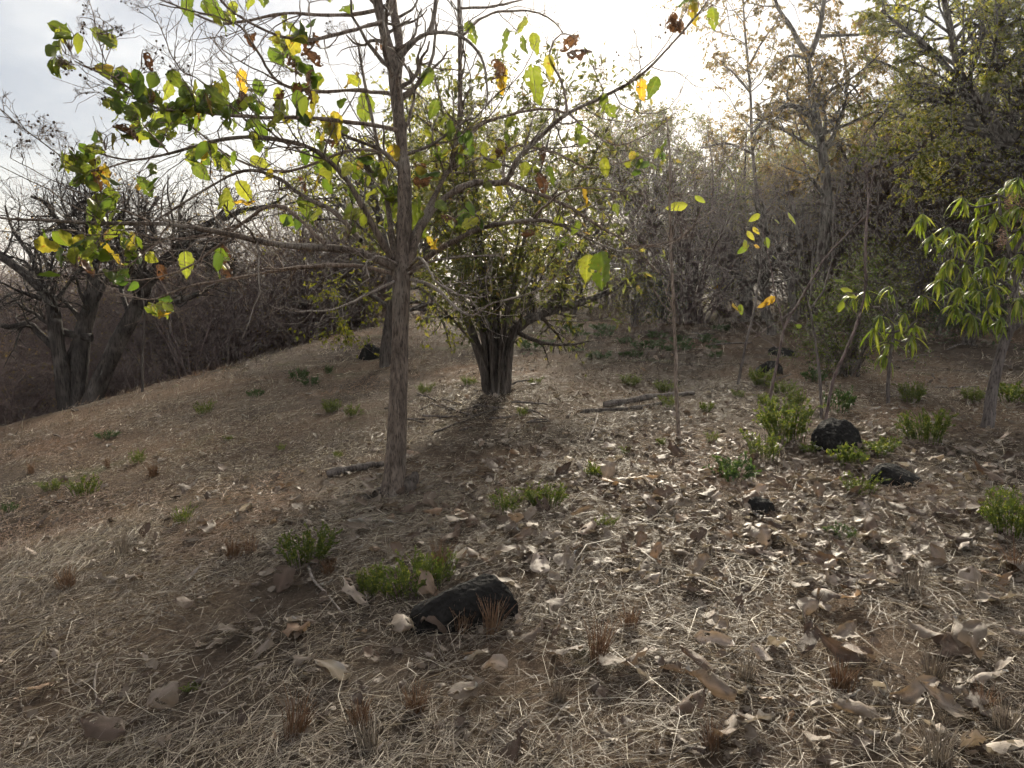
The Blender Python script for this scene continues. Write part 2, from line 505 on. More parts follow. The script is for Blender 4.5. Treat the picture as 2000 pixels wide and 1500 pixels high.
def rock_mat():
    m, nt, out = new_mat("basalt")
    tc = N(nt, "ShaderNodeTexCoord")
    n1 = N(nt, "ShaderNodeTexNoise", Scale=9.0, Detail=8.0, Roughness=0.7)
    n2 = N(nt, "ShaderNodeTexNoise", Scale=60.0, Detail=4.0, Roughness=0.7)
    vo = N(nt, "ShaderNodeTexVoronoi", Scale=38.0)
    for n in (n1, n2, vo): nt.links.new(tc.outputs["Object"], n.inputs["Vector"])
    r = ramp(nt, [(0.3, (0.009, 0.008, 0.008)), (0.6, (0.024, 0.022, 0.020)), (0.8, (0.06, 0.055, 0.048))])
    nt.links.new(n1.outputs["Fac"], r.inputs["Fac"])
    ad = N(nt, "ShaderNodeMath", operation='MULTIPLY_ADD'); ad.inputs[1].default_value = 0.5
    nt.links.new(n2.outputs["Fac"], ad.inputs[0]); nt.links.new(n1.outputs["Fac"], ad.inputs[2])
    a2 = N(nt, "ShaderNodeMath", operation='ADD')
    nt.links.new(ad.outputs[0], a2.inputs[0]); nt.links.new(vo.outputs["Distance"], a2.inputs[1])
    bp = N(nt, "ShaderNodeBump", Strength=0.9, Distance=0.02)
    nt.links.new(a2.outputs[0], bp.inputs["Height"])
    b = N(nt, "ShaderNodeBsdfPrincipled", Roughness=0.92)
    b.inputs["Specular IOR Level"].default_value = 0.15
    nt.links.new(r.outputs["Color"], b.inputs["Base Color"]); nt.links.new(bp.outputs["Normal"], b.inputs["Normal"])
    nt.links.new(b.outputs["BSDF"], out.inputs["Surface"])
    return m
M['rock'] = rock_mat()

def ground_mat():
    m, nt, out = new_mat("dry_ground")
    tc = N(nt, "ShaderNodeTexCoord")
    def noise(s, d=5.0, r=0.6):
        n = N(nt, "ShaderNodeTexNoise", Scale=s, Detail=d, Roughness=r)
        nt.links.new(tc.outputs["Object"], n.inputs["Vector"]); return n.outputs["Fac"]
    a = ramp(nt, [(0.35, (0.07, 0.054, 0.043)), (0.55, (0.135, 0.105, 0.082)), (0.7, (0.21, 0.165, 0.122))])
    nt.links.new(noise(0.7), a.inputs["Fac"])
    b_ = ramp(nt, [(0.45, (0, 0, 0)), (0.62, (1, 1, 1))])
    nt.links.new(noise(0.33, 4.0), b_.inputs["Fac"])
    c = mix_rgb(nt, a.outputs["Color"], (0.18, 0.125, 0.088), b_.outputs["Color"])
    f = ramp(nt, [(0.3, (0.45, 0.42, 0.40)), (0.7, (1.5, 1.45, 1.35))])
    nt.links.new(noise(26.0, 6.0, 0.75), f.inputs["Fac"])
    c = mix_rgb(nt, c, f.outputs["Color"], 1.0, 'MULTIPLY')
    g = ramp(nt, [(0.58, (0, 0, 0)), (0.72, (1, 1, 1))])
    nt.links.new(noise(0.5, 6.0, 0.7), g.inputs["Fac"])
    c = mix_rgb(nt, c, (0.10, 0.11, 0.05), g.outputs["Color"])
    h = N(nt, "ShaderNodeMath", operation='ADD')
    nt.links.new(noise(18.0, 8.0, 0.8), h.inputs[0]); nt.links.new(noise(70.0, 4.0, 0.8), h.inputs[1])
    bp = N(nt, "ShaderNodeBump", Strength=0.9, Distance=0.05)
    nt.links.new(h.outputs[0], bp.inputs["Height"])
    b = N(nt, "ShaderNodeBsdfPrincipled", Roughness=0.95)
    b.inputs["Specular IOR Level"].default_value = 0.1
    nt.links.new(c, b.inputs["Base Color"]); nt.links.new(bp.outputs["Normal"], b.inputs["Normal"])
    nt.links.new(b.outputs["BSDF"], out.inputs["Surface"])
    return m
M['ground'] = ground_mat()

# ------------------------------------------------------------------ ground sheet
def make_ground():
    n = 330
    u = np.linspace(-1, 1, n)
    xs = 3.2 * np.sinh(u * 7.2)
    xs = xs / xs[-1] * 3000
    v = np.linspace(-0.82, 1, n)
    ys = np.sinh(v * 7.0); ys = ys / ys[-1] * 3000 + 4.5
    X, Y = np.meshgrid(xs, ys)
    Z = terr(X, Y)
    V = np.stack([X, Y, Z], -1).reshape(-1, 3)
    i = (np.arange(n - 1)[:, None] * n + np.arange(n - 1)[None, :])
    Q = np.stack([i, i + 1, i + n + 1, i + n], -1).reshape(-1, 4)
    mb = MB(); mb.add(V, quads=Q)
    o = obj("ground", mb.mesh("ground", M['ground']))
    tag(o, "dry hillside sloping down to the left, brown soil under straw", "ground", kind="structure")
make_ground()

# ------------------------------------------------------------------ the large broad-leaved tree in front
def ovate(n=10, w=6, curl=0.3, bend=0.4, wave=0.06, width=0.36, bites=0, seed=0, fold=0.25, twist=0.0, point=1.0, creases=0, rough=0.006):
    """an ovate leaf blade of length 1 along +X from its stalk, bent and cupped; bites removes pieces"""
    rg = np.random.default_rng(seed)
    t = np.linspace(0, 1, n)
    prof = np.clip(t, 0, 1) ** 0.55 * np.clip(1 - t, 0, 1) ** (0.85 * point)
    half = width * prof / prof.max()
    half[0] = 0.012; half[-1] = 0.004
    half = half * (1 + wave * np.sin(t * 31 + seed))
    s = np.linspace(-1, 1, w)
    T, S = np.meshgrid(t, s, indexing='ij')
    Yv = S * half[:, None]
    Zv = fold * np.abs(Yv) + wave * 0.6 * np.sin(T * 12 + S * 3 + seed) * np.abs(S)
    # cup across: roll around the midrib
    if curl:
        rr = 1.0 / max(abs(curl) * 4, 1e-3)
        ang = Yv / rr
        Yv = rr * np.sin(ang); Zv = Zv + np.sign(curl) * rr * (1 - np.cos(ang))
    # bend along the length
    if bend:
        r2 = 1.0 / bend
        a = T / r2
        Xv = (r2 - Zv) * np.sin(a) if bend > 0 else (r2 - Zv) * np.sin(a)
        Zv = r2 - (r2 - Zv) * np.cos(a)
        Zv = -Zv + 0
    else:
        Xv = T.copy()
    if twist:
        a = twist * T
        Yv, Zv = Yv * np.cos(a) - Zv * np.sin(a), Yv * np.sin(a) + Zv * np.cos(a)
    V = np.stack([Xv, Yv, Zv], -1).reshape(-1, 3)
    for _ in range(creases):
        th = rg.uniform(0, np.pi); c0 = rg.uniform(0.2, 0.75); amp = rg.normal() * 0.4
        dd = (V[:, 0] - c0) * np.cos(th) + V[:, 1] * np.sin(th)
        V[:, 2] += amp * np.maximum(dd, 0)
    V = V + rg.normal(size=V.shape) * rough
    i = (np.arange(n - 1)[:, None] * w + np.arange(w - 1)[None, :])
    Q = np.stack([i, i + 1, i + w + 1, i + w], -1).reshape(-1, 4)
    keep = np.ones(len(Q), bool)
    for _ in range(bites):
        k = rg.integers(0, len(Q)); keep[k] = False
        if rg.random() < 0.5 and k + 1 < len(Q): keep[k + 1] = False
    return V, Q[keep]

def ribs(n, w):
    g = np.zeros((n, w)); g[1::2] = 0.3; g[:, w // 2] = 1.0
    return g.ravel()

def blade_meshes(name, mat, specs):
    out = []
    for kw in specs:
        V, Q = ovate(**kw)
        mb = MB(); mb.add(V, quads=Q, tint=ribs(kw['n'], kw['w']))
        out.append(mb.mesh(name, mat))
    return out

TEAK_SPECS = [dict(n=15, w=11, curl=c, bend=b, wave=0.09, width=wd, creases=2, point=1.25, rough=0.008, bites=bt, seed=sd, fold=0.12, twist=tw)
              for c, b, wd, bt, sd, tw in [(0.15, 0.3, 0.28, 0, 1, 0.2), (0.3, 0.55, 0.25, 2, 2, -0.3), (-0.15, 0.4, 0.30, 3, 3, 0.4),
                                           (0.25, 0.8, 0.24, 4, 4, 0.6), (0.4, 0.25, 0.27, 0, 5, -0.5), (0.1, 0.5, 0.31, 6, 6, 0.1)]]
BROWN_SPECS = [dict(n=13, w=9, curl=c, bend=b, wave=0.12, width=0.30, bites=7, creases=2, rough=0.012, seed=sd, fold=0.3, twist=tw)
               for c, b, sd, tw in [(0.9, 0.9, 11, 0.8), (1.1, 1.2, 12, -0.7), (0.7, 0.5, 13, 1.2)]]
TEAK_GREEN = blade_meshes("leaf_green", LG, TEAK_SPECS)
TEAK_YELLOW = blade_meshes("leaf_yellow", LY, TEAK_SPECS[:4])
TEAK_BROWN = blade_meshes("leaf_brown", LB, BROWN_SPECS)

def frame_matrix(pos, d, nrm, s):
    d = unit(d); side = unit(np.cross(nrm, d)); up = np.cross(d, side)
    m = Matrix(((d[0] * s, side[0] * s, up[0] * s, pos[0]), (d[1] * s, side[1] * s, up[1] * s, pos[1]), (d[2] * s, side[2] * s, up[2] * s, pos[2]), (0, 0, 0, 1)))
    return m

def main_tree():
    base = G(768, 968)
    D = depth_of(base)
    t = empty("broadleaf_tree", base, "broad-leaved young tree with straight grey trunk and half-bare spreading branches, standing in the clearing", "tree")
    inv = -base
    def W(px, py, dd=0.0): return P(px, py, D + dd)
    rpx = lambda w, dd=0.0: 0.5 * w * (D + dd) / F
    # trunk
    tr = [(769, 985, 58), (768, 962, 49), (770, 930, 43), (774, 860, 38), (778, 760, 35), (781, 650, 32), (783, 580, 34), (784, 540, 38), (786, 500, 28)]
    pts = np.array([W(x, y) for x, y, w in tr]); rad = np.array([rpx(w) for x, y, w in tr])
    pp, rr = resample(pts, rad, 46)
    mb = MB()
    k = 20
    mb.tubes(pp - base, rr, k)
    # bumpy trunk skin: knots, ridges and root flare
    V = mb.v[0].reshape(len(pp), k, 3)
    c = (pp - base)[:, None, :]
    off = V - c
    ang = np.arange(k) / k * 2 * np.pi
    hh = np.linspace(0, 1, len(pp))
    ridge = 1 + 0.05 * np.sin(ang * 3 + 1.0)[None, :] + 0.035 * vnoise(ang[None, :] * 2.2 + 0 * hh[:, None], hh[:, None] * 14, 9) * 2
    flare = 1 + np.exp(-hh * 16)[:, None] * (0.25 + 0.35 * np.sin(ang * 4 + 0.7)[None, :])
    mb.v[0] = (c + off * (ridge * flare)[..., None]).reshape(-1, 3)
    obj("trunk", mb.mesh("trunk", M['bark_teak']), t)
    # burnt stub at the foot of the trunk
    mb = MB()
    a, r = resample([W(792, 955), W(806, 938, .02), W(812, 920, .03)], [rpx(34), rpx(26), rpx(10)], 8)
    a = a + RNG.normal(size=a.shape) * 0.006
    mb.tubes(a - base, r, 9)
    a, r = resample([W(745, 965), W(715, 975, -.1), W(690, 984, -.15)], [rpx(30), rpx(20), rpx(8)], 8)
    mb.tubes(a - base, r, 9)
    obj("root", mb.mesh("root", M['bark_dark']), t)

    # limbs: (points (px,py,depth offset)), start width px, end width px
    limbs = [
        ([(786, 520, 0), (790, 440, .02), (789, 330, .05), (778, 220, .08), (768, 130, .1), (750, 60, .1), (733, -20, .1), (722, -110, .1)], 34, 20),
        ([(774, 165, .09), (780, 90, .2), (769, 20, .3), (757, -60, .4), (750, -130, .5)], 22, 15),
        ([(770, 530, 0), (764, 450, .15), (750, 350, .3), (735, 270, .4), (712, 160, .5), (700, 90, .6)], 22, 8),
        ([(775, 525, 0), (700, 492, -.15), (620, 483, -.3), (535, 476, -.45), (440, 456, -.6), (330, 438, -.8), (200, 436, -1.0), (100, 431, -1.1), (-10, 424, -1.2), (-120, 395, -1.3)], 27, 4),
        ([(765, 505, 0), (722, 430, -.1), (683, 360, -.2), (640, 312, -.3), (590, 283, -.4), (500, 268, -.55), (420, 275, -.7), (330, 300, -.85), (250, 312, -1.0), (160, 290, -1.1)], 24, 4),
        ([(705, 470, -.05), (660, 420, .2), (600, 388, .4), (545, 352, .55), (480, 338, .7), (400, 372, .8), (315, 425, .9), (240, 470, 1.0)], 18, 4),
        ([(635, 475, -.3), (550, 402, -.2), (478, 430, 0), (400, 498, .2), (320, 538, .35), (240, 548, .5)], 12, 3),
        ([(770, 185, .1), (700, 174, 0), (620, 176, -.1), (545, 160, -.25), (502, 105, -.4), (465, 55, -.5), (400, 28, -.6), (310, 8, -.7)], 12, 4),
        ([(777, 255, .05), (700, 240, -.2), (600, 232, -.5), (500, 235, -.8), (400, 225, -1.1), (310, 215, -1.3), (235, 165, -1.45), (150, 125, -1.6)], 14, 3),
        ([(752, 12, .1), (650, 30, .3), (560, 26, .45), (462, 42, .6), (420, 42, .7), (360, 18, .8), (280, -15, .9)], 12, 4),
        ([(748, 40, .1), (690, 60, -.2), (600, 75, -.4), (520, 60, -.6), (440, 10, -.8), (400, -60, -.9)], 11, 5),
        ([(782, 300, .05), (690, 290, .3), (560, 330, .6), (450, 300, .8), (370, 245, 1.0), (300, 240, 1.1)], 10, 3),
        ([(773, 535, 0), (680, 520, .4), (560, 528, .7), (470, 543, .9), (380, 560, 1.1), (300, 585, 1.2), (240, 575, 1.3)], 13, 3),
        # right hand side
        ([(798, 520, 0), (822, 445, .05), (862, 392, .1), (922, 358, .15), (985, 355, .2), (1010, 312, .15), (1060, 262, .1), (1110, 221, 0), (1180, 188, -.1), (1250, 148, -.25), (1310, 88, -.35), (1375, 12, -.45), (1410, -50, -.5)], 26, 4),
        ([(985, 355, .2), (1045, 378, .3), (1110, 402, .4), (1180, 442, .5), (1240, 482, .6), (1290, 530, .65)], 14, 4),
        ([(800, 532, 0), (850, 492, -.2), (930, 450, -.4), (1000, 434, -.55), (1075, 432, -.7), (1135, 460, -.8), (1215, 492, -.9), (1270, 478, -1)], 22, 4),
        ([(795, 480, 0), (840, 400, .3), (868, 345, .45), (886, 315, .5), (898, 220, .5), (898, 100, .5), (896, -20, .5), (894, -120, .5)], 20, 11),
        ([(886, 325, .5), (930, 252, .6), (1000, 226, .7), (1060, 214, .7), (1110, 222, .65)], 11, 7),
        ([(1108, 222, 0), (1096, 160, .05), (1072, 112, .1), (1080, 80, .1), (1105, 66, .1), (1125, 75, .1)], 8, 3),
        ([(784, 108, .1), (812, 78, .1), (845, 64, .1), (898, 70, .1), (940, 112, .1), (952, 180, .1), (948, 215, .1)], 20, 4),
        ([(842, 66, .1), (850, 20, .1), (858, -60, .1), (860, -130, .1)], 16, 12),
        ([(900, 72, .1), (940, 38, .3), (985, 24, .4), (1040, 22, .5), (1080, 38, .55), (1100, 62, .6)], 9, 3),
        ([(896, 16, .5), (960, 12, .3), (1010, 2, .2), (1090, -20, .1)], 8, 3),
        ([(800, 545, 0), (845, 560, -.3), (885, 600, -.5), (915, 614, -.6), (960, 590, -.75), (1050, 562, -.9), (1085, 538, -1.0)], 11, 3),
        ([(795, 525, 0), (815, 505, -.3), (835, 525, -.45), (850, 550, -.55), (900, 575, -.7), (940, 580, -.8), (960, 570, -.9)], 10, 3),
        ([(790, 540, 0), (850, 512, -.25), (900, 502, -.4), (965, 498, -.5), (985, 508, -.5)], 9, 3),
        ([(778, 545, 0), (730, 572, -.3), (660, 604, -.6), (600, 608, -.8), (560, 600, -.9)], 9, 3),
        ([(782, 520, 0), (740, 505, -.3), (715, 520, -.45), (725, 545, -.5), (705, 560, -.55)], 8, 3),
        ([(985, 356, .2), (985, 330, .35), (1000, 290, .5), (1080, 300, .8), (1160, 330, 1.0), (1250, 310, 1.2), (1300, 290, 1.3)], 9, 3),
        ([(1110, 222, 0), (1150, 260, -.1), (1200, 285, -.15), (1260, 270, -.2), (1310, 235, -.3)], 7, 3),
        ([(1240, 482, .6), (1300, 478, .7), (1345, 445, .75), (1410, 392, .8)], 5, 2),
        ([(1260, 480, -1), (1320, 462, -1.05), (1350, 440, -1.1), (1368, 398, -1.15)], 5, 2),
        ([(1040, 432, -.62), (1100, 380, -.9), (1180, 370, -1.1), (1260, 380, -1.2)], 7, 3),
        # long whippy ends at the upper left
        ([(330, 300, -.85), (262, 225, -.95), (215, 145, -1.0), (190, 70, -1.05), (165, -20, -1.1)], 5, 2),
        ([(480, 236, -.85), (400, 165, -.95), (345, 130, -1.0), (318, 70, -1.05), (292, 10, -1.1)], 5, 2),
        ([(300, 215, -1.3), (230, 170, -1.35), (180, 135, -1.4), (130, 105, -1.45)], 5, 2),
        ([(270, 312, -1.0), (160, 330, -1.1), (80, 280, -1.2), (0, 218, -1.3), (-60, 170, -1.4)], 5, 2),
        ([(300, 436, -.85), (210, 400, -1), (110, 355, -1.1), (20, 305, -1.2)], 5, 2),
        ([(420, 452, -.6), (330, 470, -.8), (260, 458, -.9), (170, 462, -1.0)], 6, 3),
        ([(330, 438, -.8), (300, 480, -.9), (240, 520, -1.0), (180, 540, -1.0)], 6, 3),
        ([(545, 160, -.25), (500, 135, -.35), (430, 95, -.5), (415, 60, -.55)], 5, 2),
        ([(570, 300, .6), (520, 230, .75), (470, 150, .9), (410, 70, 1.0)], 5, 2),
    ]
    samples = []           # (px,py,depth,world)
    lim_pts, lim_rad = [], []
    for li, (pl, w0, w1) in enumerate(limbs):
        n = max(10, len(pl) * 4)
        wd = np.array([W(x, y, dd) for x, y, dd in pl])
        ws = np.interp(np.linspace(0, 1, len(pl)), [0, 1], [w0, w1]) * (0.86 if li < 2 else 0.60 if w0 > 15 else 0.70)
        rd = np.array([rpx(w, dd) for w, (x, y, dd) in zip(ws, pl)])
        pp, rr = resample(wd, rd, n)
        wob = np.cumsum(RNG.normal(size=pp.shape), 0) * 0.0035
        wob -= np.linspace(0, 1, n)[:, None] * wob[-1] * 0.6
        wob[0] = 0
        pp = pp + wob * (w0 < 20)
        rr = rr * (1 + 0.10 * RNG.normal(size=n))
        mb = MB()
        mb.tubes(pp - base, rr, 8 if w0 > 9 else 6)
        # side twigs belonging to this limb
        if w0 > 4:
            length = np.linalg.norm(np.diff(pp, axis=0), axis=1).sum()
            nt_ = int(3 + length * 8.0)
            par, prd = pp[None], rr[None]
            tw, tr_ = grow(par, prd, nt_, 0.25, 1.0, 0.12, 0.42, R(25), R(80), 0.08, 0.24, 8, 0.42, 0.0024, 0.35)
            L_ = np.linalg.norm(np.diff(tw, axis=1), axis=2).sum(1)
            mb.tubes(tw - base, tr_, 5)
            t2, tr2 = grow(tw, tr_, nt_ * 3, 0.25, 1.0, 0.25, 0.7, R(25), R(75), 0.06, 0.3, 5, 0.6, 0.0016, 0.5)
            mb.tubes(t2 - base, tr2, 4)
            for q in tw.reshape(-1, 3)[::2]:
                samples.append(q)
        for q in pp[n // 4:]:
            samples.append(q)
        pale = li in (23, 24, 25, 26, 27)
        o = obj("branch", mb.mesh("branch", M['twig_pale'] if pale else (M['bark_teak'] if w0 > 15 else M['twig_teak'])), t)
        if pale: tag(o, "bare pale grey drooping twig")
    S = np.array(samples)
    sx, sy = to_px(S)
    # leaves: (px, py, spread, how many, length px, kind)  g green, y yellowing, b brown, m mixed
    cl = [(125, 90, 30, 7, 48, 'g'), (205, 82, 22, 3, 45, 'g'), (240, 150, 34, 5, 48, 'm'), (275, 182, 32, 7, 50, 'g'), (275, 235, 40, 9, 52, 'g'),
          (190, 275, 20, 3, 46, 'g'), (150, 312, 32, 6, 46, 'g'), (185, 345, 32, 7, 48, 'm'), (208, 400, 30, 7, 48, 'g'), (290, 355, 20, 3, 40, 'g'),
          (385, 195, 42, 9, 50, 'g'), (440, 210, 45, 9, 52, 'g'), (470, 190, 30, 3, 48, 'm'), (385, 312, 32, 5, 52, 'g'), (430, 320, 25, 3, 46, 'g'),
          (440, 392, 22, 2, 52, 'g'), (485, 385, 15, 1, 52, 'g'), (475, 395, 14, 1, 40, 'y'), (560, 95, 32, 3, 58, 'y'), (552, 85, 20, 2, 50, 'g'),
          (600, 135, 28, 3, 52, 'b'), (600, 120, 25, 2, 48, 'g'), (598, 170, 25, 3, 50, 'm'), (590, 225, 20, 3, 50, 'g'), (655, 255, 28, 4, 52, 'm'),
          (712, 218, 10, 1, 66, 'g'), (640, 325, 28, 3, 54, 'g'), (612, 355, 25, 2, 50, 'm'), (510, 288, 22, 3, 46, 'g'), (535, 325, 18, 2, 48, 'g'),
          (585, 45, 25, 3, 46, 'm'), (368, 22, 5, 1, 52, 'g'), (437, 28, 28, 4, 46, 'g'), (505, 15, 20, 2, 44, 'g'), (640, 18, 25, 2, 44, 'g'),
          (480, 85, 10, 2, 42, 'b'), (620, 95, 14, 2, 46, 'b'), (560, 180, 16, 2, 50, 'b'), (505, 238, 12, 1, 46, 'b'),
          (760, 412, 3, 1, 60, 'g'), (812, 440, 3, 1, 78, 'g'), (790, 380, 22, 4, 44, 'g'), (852, 292, 14, 2, 46, 'g'), (846, 215, 4, 1, 42, 'g'),
          (832, 160, 4, 1, 44, 'g'), (892, 420, 16, 2, 44, 'g'), (852, 484, 14, 2, 38, 'y'), (855, 400, 22, 2, 42, 'm'), (770, 312, 5, 1, 46, 'y'),
          (700, 140, 22, 2, 44, 'm'), (690, 375, 15, 2, 38, 'g'), (616, 435, 12, 1, 44, 'g'), (615, 415, 10, 1, 44, 'g'),
          (1080, 130, 4, 1, 48, 'y'), (1133, 92, 8, 2, 62, 'b'), (1040, 170, 4, 1, 66, 'g'), (965, 138, 6, 2, 46, 'b'), (978, 165, 8, 2, 46, 'y'),
          (1005, 62, 14, 2, 44, 'g'), (985, 85, 10, 1, 40, 'g'), (925, 68, 5, 1, 38, 'g'), (1030, 90, 18, 2, 40, 'g'), (1140, 258, 8, 2, 48, 'g'), (982, 238, 10, 2, 38, 'g'),
          (1190, 212, 10, 2, 48, 'g'), (1250, 178, 4, 1, 40, 'y'), (1276, 172, 4, 1, 40, 'g'), (1138, 397, 8, 2, 42, 'y'), (1075, 345, 4, 1, 46, 'g'),
          (1046, 366, 3, 1, 56, 'b'), (1096, 440, 6, 1, 42, 'g'), (1062, 300, 10, 1, 40, 'm'), (1238, 322, 22, 5, 32, 'g'), (1288, 300, 20, 3, 30, 'g'), (1185, 328, 6, 1, 34, 'g'),
          (1148, 526, 1, 1, 62, 'g'), (1178, 532, 1, 1, 80, 'g'), (1100, 495, 18, 2, 36, 'g'), (1040, 455, 8, 1, 36, 'b'), (1355, 8, 18, 3, 42, 'g'), (1310, 55, 8, 2, 52, 'b'), (1395, 32, 4, 1, 36, 'g'),
          (1215, 410, 12, 2, 30, 'g'), (1120, 445, 14, 1, 34, 'g'), (985, 375, 8, 1, 34, 'y'),
          (130, 488, 30, 5, 50, 'g'), (175, 480, 36, 8, 52, 'g'), (210, 500, 10, 1, 62, 'y'), (205, 470, 20, 3, 50, 'g'), (165, 520, 6, 1, 52, 'b'), (265, 488, 26, 6, 46, 'g'), (310, 492, 12, 1, 44, 'g'),
          (365, 517, 4, 1, 44, 'g'), (432, 508, 12, 3, 50, 'm'), (235, 550, 16, 3, 42, 'g'), (325, 600, 18, 5, 42, 'g'), (312, 540, 4, 1, 40, 'b'), (100, 480, 10, 1, 44, 'y'),
          (325, 205, 28, 5, 44, 'g'), (250, 260, 20, 3, 42, 'b'), (500, 200, 25, 4, 46, 'g'), (550, 215, 22, 3, 48, 'g'), (480, 165, 14, 1, 48, 'y'), (620, 300, 22, 3, 46, 'g'), (735, 85, 12, 2, 40, 'b'),
          (700, 330, 35, 5, 46, 'g'), (740, 372, 25, 4, 44, 'g'), (832, 350, 28, 4, 44, 'm'), (900, 300, 28, 4, 42, 'g'), (930, 420, 25, 3, 42, 'g'), (872, 250, 24, 3, 42, 'g'), (962, 300, 24, 3, 40, 'm'), (1005, 265, 20, 2, 40, 'g'), (1030, 325, 20, 2, 40, 'g'), (680, 420, 24, 3, 44, 'g'), (560, 420, 24, 3, 42, 'g'), (330, 250, 30, 5, 46, 'g'), (360, 215, 25, 4, 46, 'g'), (230, 205, 20, 3, 44, 'g')]
    pet = MB(); extra = MB()
    nleaf = 0
    cl = sorted(cl, key=lambda c: c[3] > 1)
    for cx, cy, spread, cnt, lp, kind in cl:
        cnt2 = cnt if cnt < 3 else int(round(cnt * 1.9))
        lp = lp * (0.84 if cnt > 1 else 1.0)
        for ci in range(cnt2):
            x = cx + RNG.normal() * spread * 0.68; y = cy + RNG.normal() * spread * 0.62
            dist = np.hypot(sx - x, sy - y) + RNG.random(len(sx)) * 6
            j = int(np.argmin(dist)); q = S[j]
            dd = depth_of(q) + RNG.normal() * 0.07
            pos = P(x, y, dd)
            L = lp * RNG.uniform(0.8, 1.2) * dd / F * 1.08
            dv = unit(np.array([RNG.normal() * 0.55, RNG.normal() * 0.55, -0.55 + RNG.normal() * 0.45]))
            stalk = pos - dv * L * 0.5
            kk = kind if kind != 'm' else RNG.choice(['g', 'g', 'y', 'b'])
            if kk == 'g' and RNG.random() < 0.05: kk = 'y'
            ms = TEAK_GREEN if kk == 'g' else TEAK_YELLOW if kk == 'y' else TEAK_BROWN
            nrm = np.array([RNG.normal() * 0.6, -0.7 + RNG.normal() * 0.6, 0.5 + RNG.normal() * 0.3])
            if lp >= 60 or spread < 6:
                nrm = np.array([RNG.normal() * 0.2, -1.0, 0.35])
                dv = unit(np.array([RNG.normal() * 0.25, 0.1, -1.0])); stalk = pos - dv * L * 0.5
            if kk == 'b': L *= 0.95
            mid = (q + stalk) / 2 + RNG.normal(size=3) * 0.012 + np.array([0, 0, 0.012])
            a, r = resample([q, mid, stalk], [0.0030, 0.0024, 0.0015], 6)
            pet.tubes(a - base, r, 4)
            nleaf += 1
            if ci >= cnt:
                Ve, Qe = ovate(n=7, w=5, curl=0.3, bend=0.5, width=0.3, fold=0.2, seed=nleaf)
                mm = np.array(frame_matrix(stalk - base, dv, nrm, L * 0.85))
                extra.add(Ve @ mm[:3, :3].T + mm[:3, 3], quads=Qe, tint=RNG.random())
                continue
            o = obj("leaf", ms[RNG.integers(len(ms))], t)
            o.matrix_local = frame_matrix(stalk - base, dv, nrm, L)
            if kk == 'b': tag(o, "withered brown curled leaf")
            elif kk == 'y': tag(o, "yellowing leaf with brown tip")
    tag(obj("small_leaves", extra.mesh("small_leaves", M['teak_small']), t), kind="stuff")
    tag(obj("leaf_stalks", pet.mesh("leaf_stalks", M['twig_teak']), t), kind="stuff")
    # airy fruit panicles
    pan = [(140, 130, 60), (118, 135, 40), (170, 175, 55), (310, 105, 60), (335, 130, 55), (60, 280, 75), (105, 255, 75), (30, 300, 60), (150, 45, 55), (215, 60, 55), (265, 5, 50), (40, 245, 60), (125, 285, 60), (205, 300, 45),
           (585, 110, 45), (560, 140, 40), (660, 60, 40), (1225, 110, 60), (1170, 130, 45), (1300, 40, 40), (760, 150, 40), (860, 330, 45)]
    for cx, cy, sz in pan:
        dist = np.hypot(sx - cx, sy - cy); j = int(np.argmin(dist)); q = S[j]
        dd = depth_of(q); c0 = P(cx, cy, dd); s = sz * dd / F
        mb = MB()
        stem = np.array([q, (q + c0) / 2 + RNG.normal(size=3) * 0.02, c0 + np.array([0, 0, s * 0.2])])
        a, r = resample(stem, [0.0022, 0.0018, 0.0012], 7)
        mb.tubes(a - base, r, 4)
        b1, r1 = grow(a[None], r[None], 9, 0.45, 1.0, 0, 0, R(35), R(85), -0.05, 0.15, 4, 0.7, 0.0012, 0.7) if False else (None, None)
        n1 = 12
        st = a[RNG.integers(3, 7, n1)]
        d1 = unit(RNG.normal(size=(n1, 3)) + np.array([0, 0, -0.15]))
        p1 = np.stack([st + d1 * s * f * RNG.uniform(0.35, 0.6) + RNG.normal(size=(n1, 3)) * s * 0.02 * f for f in (0, 0.5, 1)], 1)
        mb.tubes(p1 - base, np.full((n1, 3), 0.0008), 3)
        b2, r2 = grow(p1, np.full((n1, 3), 0.0008), 70, 0.3, 1.0, 0.25, 0.6, R(30), R(80), 0.0, 0.2, 3, 1.0, 0.0006, 0.9)
        mb.tubes(b2 - base, r2, 3)
        b3, r3 = grow(b2, r2, 150, 0.4, 1.0, 0.3, 0.7, R(30), R(80), 0.0, 0.2, 2, 1.0, 0.0005, 0.9)
        mb.tubes(b3 - base, r3, 3)
        f = obj("fruit_cluster", mb.mesh("fruit_cluster", M['twig_teak']), t)
        fb = MB()
        nb = RNG.integers(4, 13)
        for kq in RNG.choice(len(b2), nb, replace=False):
            ctr = b2[kq, -1] - base; rr_ = RNG.uniform(0.0045, 0.0075)
            n_ = 6
            th = np.linspace(0, np.pi, n_)
            ax = np.stack([np.zeros(n_), np.zeros(n_), -np.cos(th) * rr_], 1) + ctr
            fb.tubes(ax, np.maximum(np.sin(th) * rr_, 0.0004), 7)
        tag(obj("fruits", fb.mesh("fruits", M['fruit']), f), kind="stuff")
    return t
main_tree()

